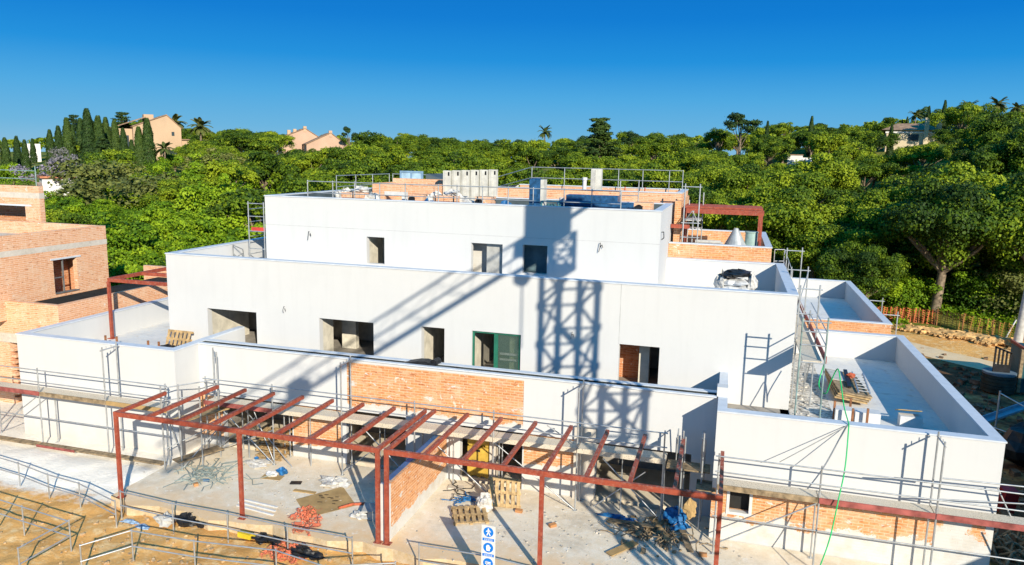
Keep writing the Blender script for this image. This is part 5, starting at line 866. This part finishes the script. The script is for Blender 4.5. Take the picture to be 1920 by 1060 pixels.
tree_px('darkoak', 1392, 208, 160, 'dark broad conifer crown on the ridge right of the pointed cedar', name='conifer_tree', wide=1.2); tree_px('darkoak', 655, 234, 168, 'dark ragged tree just right of the pink gabled house', name='conifer_tree', wide=.8); tree_px('darkoak', 1185, 246, 170, 'dark tree on the ridge just right of the pointed cedar', name='conifer_tree', wide=1.2)
for px, pt_, D, lab in ((1022, 239, 225, 'lone tall palm against the sky over the middle ridge'), (326, 219, 138, 'palm behind the roof of the pink house'), (375, 226, 128, 'bushy palm on the ridge right of the pink house'), (1718, 210, 178, 'palm with a dry brown skirt behind the cream house'), (1818, 192, 175, 'palm on the right hilltop left of the largest palm'), (1872, 186, 172, 'largest palm on the right hilltop'), (1908, 196, 172, 'palm at the far right edge of the hilltop'), (308, 270, 112, 'low palm in front of the pink house wall')):
    tree_px('palm', px, pt_, D, lab, 'palm', None, 1.0 if px != 1022 else .8, name='palm_tree')
for px, pt_, D, lab in ((1523, 218, 165, 'single dark cypress on the ridge between the cedars and the cream house'), (1743, 199, 172, 'dark cypress just right of the cream house chimney'), (1773, 188, 170, 'tallest dark cypress right of the cream house'), (1830, 197, 175, 'slim dark cypress beside the largest palm'), (1702, 219, 176, 'right one of the two small cypresses behind the cream house'), (1692, 225, 176, 'left one of the two small cypresses behind the cream house'), (1673, 232, 150, 'dark cypress in front of the cream house at its left end'), (1440, 227, 175, 'small pointed treetop on the ridge right of the flat cedar')):
    tree_px('cypress', px, pt_, D, lab, 'cypress', None, 1.1)
tree_px('jacaranda', 118, 274, 96, 'lilac flowering tree below the left cypresses', name='jacaranda_tree', wide=.6); tree_px('jacaranda', 92, 296, 95, 'smaller lilac flowering tree left of the big one', name='jacaranda_tree')
tree_px('olive', 230, 300, 85, 'wide olive green bush below the pink house', 'bush', None, 1.3, name='olive_bush'); tree_px('olive', 410, 283, 108, 'grey green bush on the slope right of the pink house', 'bush', None, 1.2, name='olive_bush')
tree_px('oak', 352, 272, 119, 'round oak at the right foot of the pink house', 'oak tree', None, 1.0, name='oak_tree'); tree_px('oak', 326, 282, 116, 'low oak hiding the lawn below the pink house', 'oak tree', None, 1.2, name='oak_tree'); tree_px('shrub', 290, 288, 112, 'green shrub at the foot of the pink house between cypress and palm', 'shrub', None, 1.1, name='shrub')
# the woods
SKY_HIDE = lambda px: 352 if 500 < px < 1250 else 415 if 1250 <= px < 1300 else 470 if 1300 <= px < 1460 else 535 if 1460 <= px < 1600 else 610 if 1600 <= px < 1690 else 700 if px >= 1690 else 430 if px < 75 else 500 if px < 320 else 460
KEEP = [(0, 280, 288, 124), (236, 346, 281, 128), (540, 650, 272, 172), (1675, 1748, 262, 165), (1478, 1525, 303, 150), (50, 74, 300, 148), (80, 160, 330, 92), (160, 280, 345, 84), (330, 420, 300, 106), (1100, 1155, 287, 134)]
cand = []
for r in np.concatenate([np.arange(40, 90, 3.4), np.arange(90, 150, 5.2), np.arange(150, 250, 6.6)]):
    sp = 3.3 if r < 66 else 4.6 if r < 90 else 5.8 if r < 150 else 6.6
    a = AZC[0]+RG.uniform(0, sp/r)
    while a < AZC[-1]+.02:
        cand.append((r+RG.uniform(-.4, .4)*sp, a+RG.uniform(-.35, .35)*sp/r)); a += sp/r
TR = []
for r, a in cand:
    x, y = r*math.sin(a), r*math.cos(a); g = gz(x, y); px, _, zz = proj((x, y, g+3))
    if zz < 5 or px < -130 or px > 2060: continue
    left = px < 560
    if -23.5 < x < 9.5 and y < 57: continue
    if x < -28 and y < 38.5 or y < 38 or r < 43: continue
    if px > 1240 and r < 66+6*math.sin(px*.01): continue
    if px > 1640 and r < 68: continue
    kind = 'oak'
    if left and r < 92: kind = 'shrub' if RG.random() < .86 or r < 62 else 'oak'
    elif left and r < 110 and RG.random() < .4: kind = 'shrub'
    elif RG.random() < .04: kind = 'olive'
    sc = RG.uniform(.62, 1.36)*(.95 if kind == 'oak' else 1.12)
    if kind == 'oak': sc *= .76 if r < 150 else .74
    if kind == 'oak' and px > 1300 and r < 118: sc *= 1.5
    # thin out where larger trees already stand
    if kind == 'oak' and px > 1300 and r < 118 and RG.random() < .38: continue
    if kind == 'oak' and r > 100 and RG.random() < .12: continue
    H = PROTO[kind][0][2]*sc; pt_ = proj((x, y, g+H*.93)); rad = (4. if kind == 'oak' else 2.6)*sc*F_PX/pt_[2]
    if pt_[1] > SKY_HIDE(px) or pt_[1] < (258 if px < 232 else 236 if px < 1250 else 226 if px < 1650 else 198): continue
    if any(k0-rad*.45 < px < k1+rad*.45 and r < kd and pt_[1] < ky for k0, k1, ky, kd in KEEP): continue
    if 240 < px < 340 and 124 < r < 140: continue
    if 545 < px < 650 and 171 < r < 184: continue
    if 1670 < px < 1745 and 162 < r < 176: continue
    TR.append((r, px, x, y, kind, sc))
TR.sort(key=lambda q: -q[5]*(4 if q[4] == 'oak' else 2.6)/q[0])
cnt = {'oak': 0, 'shrub': 0, 'olive': 0}; REST = []
SEEN = set()
for r, px, x, y, kind, sc in TR:
    if kind == 'oak' and cnt['oak'] >= 262: REST.append((x, y, kind, sc)); continue
    cnt[kind] += 1
    zone = 'left slope' if px < 560 else 'middle ridge' if px < 1250 else 'right hillside'
    dep = 'lower' if r < 95 else 'upper' if r > 150 else 'mid height'
    if kind == 'oak': lab = {'lower': 'round green oak standing low on the %s close behind the site', 'mid height': 'round green oak halfway up the %s woods', 'upper': 'round green oak near the top of the %s woods'}[dep] % zone; cat, grp = 'oak tree', 'oaks of the %s, %s' % (zone, dep)
    elif kind == 'shrub': lab = 'bright green rounded shrub on the left slope behind the brick building' if r < 75 else 'bright green shrub among the oaks on the left slope, higher up'; cat, grp = 'shrub', 'green shrubs on the left slope, '+('near' if r < 75 else 'far')
    else: lab = 'greyish olive bush among the oaks on the '+zone; cat, grp = 'bush', 'olive bushes of the '+zone
    big = kind == 'oak' and px > 1300 and r < 118
    tree('bigoak' if big else kind, x, y, sc*.82 if big else sc, lab, cat, grp, name='oak_tree' if kind == 'oak' else 'shrub' if kind == 'shrub' else 'olive_bush')
# tall trees at the near right, trunks in view
for i, (px, pb, D, sc, lab) in enumerate(((1748, 600, 69, 1.25, 'large oak with a pale forked trunk standing behind the orange mesh fence'), (1850, 560, 74, 1.4, 'large oak with leaning limbs at the right edge behind the fence'), (1640, 560, 76, 1.15, 'large oak behind the rear right terrace corner'), (1930, 590, 70, 1.3, 'large oak just cut by the right picture edge'))):
    p = far(px, pb, D); tree('bigoak', p[0], p[1], sc*.85, lab, 'oak tree', None, sc*.98, i, 'oak_tree')
print('TREES', cnt, len(REST))
if REST:
    rg = np.random.default_rng(9); VV = []; TT = []
    small = [leaves(oak_clumps(np.random.default_rng(700+s), 4., 7.2, 1.6, 20), 42, .75, rg) for s in range(3)]
    for x, y, kind, sc in REST:
        V, T = small[rg.integers(3)]; a = rg.uniform(0, 6.28); Mx = np.array([[math.cos(a), -math.sin(a), 0], [math.sin(a), math.cos(a), 0], [0, 0, 1]])
        VV.append((V @ Mx.T)*sc+np.array([x, y, gz(x, y)])); TT.append(np.clip(T+rg.normal()*.12, 0, 1))
    wo = bpy.data.objects.new('woodland', leafmesh('woodland', np.concatenate(VV), np.concatenate(TT), LEAF)); COL.objects.link(wo); tag(wo, 'dense green woodland filling the farthest parts of the ridge', 'woodland', None, 'stuff')
for i in range(26):
    px = 1575+i*15+RG.uniform(-8, 8); D = RG.uniform(70, 79); p = far(px, 600, D)
    tree('shrub', p[0], p[1], RG.uniform(.6, 1.25), 'green bush in the shade under the large oaks behind the mesh fence', 'bush', 'bushes under the large oaks', name='bush')
# undergrowth on the forest floor at the near right
rg = np.random.default_rng(21); V = []; C = []
for i in range(330):
    px = rg.uniform(1560, 1990); D = rg.uniform(63, 84); p = far(px, 600, D)
    if proj((p[0], p[1], gz(p[0], p[1])))[0] > 1690 and D < 65: continue
    k = rg.uniform(.3, .8); C.append((p[0], p[1], gz(p[0], p[1])+.1, k, k, k*.6))
V, T = leaves(C, 130, .24, rg); ug = bpy.data.objects.new('undergrowth', leafmesh('undergrowth', V, T, LEAFB)); COL.objects.link(ug); tag(ug, 'bright green undergrowth on the grass below the large oaks', 'undergrowth', None, 'stuff')
# ------------------------------------------------------------------ houses on the hills
def hill_house(label, px, pb, D, turn, parts, wallm, roofm, group=None):
    """local frame: x right, y away from the viewer, z up; parts are functions of that frame"""
    p = far(px, pb, D); a = -math.atan2(p[0], p[1])+turn; M = Matrix.Rotation(a, 3, 'Z')
    t = thing('hill_house', label, 'house', (p[0], p[1], p[2]), group)
    def put(name, mat, f):
        b = MB(); f(b); b.v = [tuple(Vector(p)+M @ Vector(v)) for v in b.v]; return b.build(name, mat, t)
    for nm, mt, f in parts: put(nm, mt, f)
    return t
PINK = M_plain('pink_beige_wall', (.55,.385,.25), .9, 0, .06, .3); PINK2 = M_plain('pink_wall', (.54,.36,.26), .9, 0, .06, .3); ROOF = M_plain('brown_tile_roof', (.34,.22,.14), .9, 0, .2, 1.5); HW = M_plain('house_white', (.8,.78,.74), .9, 0, .05, .5); CRM = M_plain('cream_wall', (.66,.54,.36), .9, 0, .06, .3); HG = M_plain('dark_house_window', (.04,.06,.07), .3)
def gable(x0, x1, y0, y1, h0, hp, xp, oh=.35, th=.25):
    def wl(b): b.add([(x0,y0,-3),(x1,y0,-3),(x1,y0,h0),(xp,y0,hp),(x0,y0,h0),(x0,y1,-3),(x1,y1,-3),(x1,y1,h0),(xp,y1,hp),(x0,y1,h0)], [(0,1,2,3,4),(9,8,7,6,5),(1,6,7,2),(5,0,4,9),(2,7,8,3),(4,3,8,9)])
    def rf(b):
        for xe in (x0-oh, x1+oh):
            he = h0-(hp-h0)*oh/abs(xp-(x0 if xe < xp else x1)); b.add([(xe,y0-oh,he+.02),(xp,y0-oh,hp+.02),(xp,y1+oh,hp+.02),(xe,y1+oh,he+.02),(xe,y0-oh,he+.02+th),(xp,y0-oh,hp+.02+th),(xp,y1+oh,hp+.02+th),(xe,y1+oh,he+.02+th)], [(3,2,1,0),(4,5,6,7),(0,1,5,4),(2,3,7,6),(0,4,7,3),(1,2,6,5)])
    return wl, rf
w1, r1 = gable(-3.7, 3.1, 0, 9, 4.7, 6.6, 1.1, .15, .14); w2, r2 = gable(-7.2, -3.3, 2.2, 9, 4.4, 6.7, -1.9)
hill_house('large pink house with brown roof among cypresses on the left hill', 302, 297, 131, .12, [('wall', PINK, w1), ('roof', ROOF, r1), ('wing', PINK, lambda b: b.box(3.1, 4.4, .5, 6, -3, 2.9)), ('wing_roof', ROOF, lambda b: b.box(3.1, 4.6, .2, 6.2, 2.9, 3.05)), ('side_wing', PINK, lambda b: b.box(-6.2, -3.7, 1.5, 9, -3, 4.4)), ('side_roof', ROOF, lambda b: b.add([(-6.5,1.3,4.4),(-1.7,1.3,6.2),(-1.7,9.3,6.2),(-6.5,9.3,4.4),(-6.5,1.3,4.55),(-1.7,1.3,6.35),(-1.7,9.3,6.35),(-6.5,9.3,4.55)], [(3,2,1,0),(4,5,6,7),(0,1,5,4),(2,3,7,6),(0,4,7,3)])), ('chimney', PINK, lambda b: (b.box(-1.8, -.4, 3, 5, 5, 6.75),)), ('window', HG, lambda b: b.box(-2.4, -1.5, -.05, .02, 3.0, 4.2)), ('window', HG, lambda b: b.box(.3, 3, -.05, .02, .3, 1.3)), ('window', HG, lambda b: b.box(1.7, 2.1, -.05, .02, 3.5, 4.1)), ('window', HG, lambda b: b.box(-6.2, -4.2, 1.45, 1.52, .6, 3.4)), ('window', HG, lambda b: b.box(3.5, 4.1, .45, .52, .6, 2.2))], PINK, ROOF)
wa, ra = gable(-4.2, 4.4, 0, 10, 1.3, 3.8, 1.0, .2, .15)
hill_house('pink gabled house on the ridge with chimney in front of another', 612, 283, 172, .12, [('wall', PINK2, wa), ('roof', ROOF, ra), ('chimney', PINK2, lambda b: b.box(.6, 1.3, -.1, .6, 3, 4.35))], PINK2, ROOF)
wa2, ra2 = gable(-4.5, 4, 0, 10, 2.6, 4.7, .6, .2, .15)
hill_house('farther pink gabled house with three chimneys on the ridge', 568, 281, 180, .12, [('wall', PINK2, wa2), ('roof', ROOF, ra2), ('chimney', PINK, lambda b: b.box(-3.2, -2.5, 1, 1.8, 3, 4.35)), ('chimney', PINK, lambda b: b.box(-1.9, -1.2, 1, 1.8, 3, 4.6)), ('chimney', PINK, lambda b: b.box(.2, .9, -.1, .6, 4, 5.25))], PINK2, ROOF)
hill_house('cream house with brown hipped roof and chimney on the right hilltop', 1706, 267, 166, .1, [('wall', CRM, lambda b: b.box(-4.2, 4.2, 0, 7, -3, 2.5)), ('roof', ROOF, lambda b: b.add([(-5.2,-.6,2.3),(5,-.6,2.3),(5,7.6,2.3),(-5.2,7.6,2.3),(-2.2,3.5,3.7),(3,3.5,3.7)], [(0,1,5,4),(1,2,5),(2,3,4,5),(3,0,4),(3,2,1,0)])), ('chimney', CRM, lambda b: b.box(2.2, 2.9, -.7, 0, -1, 4.6)), ('chimney', CRM, lambda b: b.box(4.6, 5.4, 2, 3, 1, 4.4)), ('window', HG, lambda b: b.box(-3.4, -2.2, -.05, .02, .3, 1.5)), ('window', HG, lambda b: b.box(-.4, 1.4, -.05, .02, .3, 1.5)), ('band', HW, lambda b: b.box(-4.4, 4.3, -.12, 0, 1.7, 2.0))], CRM, ROOF)
hill_house('white villa walls half hidden in the right woods', 1500, 304, 150, 0, [('wall', HW, lambda b: (b.box(-2.2, .4, 0, 4, -3, 1.2), b.box(.4, 2.0, .6, 4, -3, .8))), ('roof', ROOF, lambda b: b.box(-2.3, .5, -.1, 4.1, 1.2, 1.35))], HW, ROOF)
hill_house('small white house between dark cypresses at far left', 63, 300, 148, 0, [('wall', HW, lambda b: b.box(-1.3, 1.1, 0, 5, -4, 2.6)), ('window', HG, lambda b: b.box(-.3, .4, -.05, .02, .6, 1.6))], HW, ROOF)
hill_house('white garden house with orange roof below the lilac tree', 108, 338, 93, .1, [('wall', HW, lambda b: b.box(-1.4, 1.4, 0, 3, -3, .2)), ('roof', M_plain('orange_tiles', (.50,.20,.10)), lambda b: b.box(-1.6, 1.6, -.3, 3.2, .2, .4))], HW, ROOF)
hill_house('tiny brown roof on the middle ridge near the lone palm', 985, 279, 215, 0, [('wall', CRM, lambda b: b.box(-2.5, 2.5, 0, 4, -3, .4)), ('roof', ROOF, lambda b: b.add([(-3.2,-.4,.3),(3.2,-.4,.3),(3.2,4.4,.3),(-3.2,4.4,.3),(0,2,1.5)], [(0,1,4),(1,2,4),(2,3,4),(3,0,4),(3,2,1,0)]))], CRM, ROOF)
# ------------------------------------------------------------------ tower crane beside the site, outside the picture: throws the lattice shadow on the white walls
cxm, cym = 8.54, 9.0; side = 1.33; al = math.radians(12); zs = 17.1
cr_t = thing('tower_crane', 'tower crane standing in front of the site beyond the right picture edge', 'crane', (cxm, cym, -1.4)); CR = M_plain('crane_yellow', (.55,.36,.03), .5)
LG = [(cxm+side/2*(u*math.cos(al)-v*math.sin(al)), cym+side/2*(u*math.sin(al)+v*math.cos(al))) for u, v in ((-1,-1),(1,-1),(1,1),(-1,1))]
def f(b):
    for i, (x, y) in enumerate(LG): b.beam((x, y, -1.4), (x, y, zs), .15, .15)
    z = -1.2; k = 0
    while z < zs-1.2:
        for i in range(4):
            p, q = LG[i], LG[(i+1) % 4]; b.tube((*p, z), (*q, z), .045); p2, q2 = (p, q) if k % 2 else (q, p); b.tube((*p2, z), (*q2, z+1.55), .055); 
        if k % 2: b.tube((*LG[0], z+.4), (*LG[2], z+1.3), .05)
        for s_ in range(4): b.obox((LG[s_][0], LG[s_][1], z), .24, .24, .26, al)
        z += 1.55; k += 1
P('mast', CR, f, None, cr_t)
zj = 18.5
P('slewing_ring', CR, lambda b: (b.tube((cxm, cym, zs), (cxm, cym, zs+.3), .8, 20), b.box(cxm-.6, cxm+.6, cym-.5, cym+2.6, zs+.05, zs+.3)), None, cr_t)
def f(b):
    Q = [(cxm-.55, cym+1.2), (cxm+.55, cym+1.2), (cxm+.55, cym+2.5), (cxm-.55, cym+2.5)]
    for i in range(4):
        b.beam((*Q[i], zs+.2), (*Q[i], zj+.4), .13, .13)
        for k in range(2): b.tube((*Q[i], zs+.2+.75*k), (*Q[(i+1) % 4], zs+.95+.75*k), .05); b.tube((*Q[i], zs+.95+.75*k), (*Q[(i+1) % 4], zs+.95+.75*k), .05)
P('turret', CR, f, None, cr_t)
P('machine_house', CR, lambda b: (b.box(cxm-.55, cxm+.55, cym+.9, cym+2.3, zj+.4, zj+2.3), b.box(cxm-.5, cxm+.5, cym+.2, cym+.9, zj+.3, zj+.9)), None, cr_t)
def f(b):
    jx = lambda y: cxm+(y-cym)*.046
    for dx, dz, r in ((.5, .2, .11), (-.5, .2, .05), (0, 1.25, .055)): b.tube((jx(cym+.9)+dx, cym+.9, zj+dz), (jx(cym-24)+dx, cym-24, zj+dz), r)
    y = cym+.8
    while y > cym-23:
        for dx in (-.5, .5): b.tube((jx(y)+dx, y, zj+.2), (jx(y-1.1), y-1.1, zj+1.25), .012); b.tube((jx(y-1.1), y-1.1, zj+1.25), (jx(y-2.2)+dx, y-2.2, zj+.2), .012)
        b.tube((jx(y)-.5, y, zj+.2), (jx(y)+.5, y, zj+.2), .02); y -= 2.2
P('jib', CR, f, None, cr_t)
P('counter_jib', CR, lambda b: (b.beam((cxm-.3, cym+2.6, zj+.55), (cxm-.3, cym+5.2, zj+.55), .12, .16), b.beam((cxm+.3, cym+2.6, zj+1.0), (cxm+.3, cym+5.2, zj+.8), .08, .1), *[b.tube((cxm-.3, cym+2.8+.7*i, zj+.55), (cxm+.3, cym+3.1+.7*i, zj+.95), .05) for i in range(4)]), None, cr_t)
P('ballast', CONC, lambda b: b.box(cxm-.5, cxm+.5, cym+4.6, cym+5.6, zj+.6, zj+1.9), None, cr_t)
P('hook', DARK, lambda b: (b.blob((cxm-.1, cym-2.4, zj-.75), .3, .3, .32, 2, .1), b.tube((cxm-.1, cym-2.4, zj-.5), (cxm-.1, cym-2.4, zj+.3), .02), b.tube((cxm-.1, cym-2.4, zj-1.), (cxm-.1, cym-2.4, zj-3.6), .03)), None, cr_t); P('trolley', CR, lambda b: b.box(cxm-1.1, cxm-.5, cym-15.8, cym-15.1, zj-.3, zj+.35), None, cr_t)
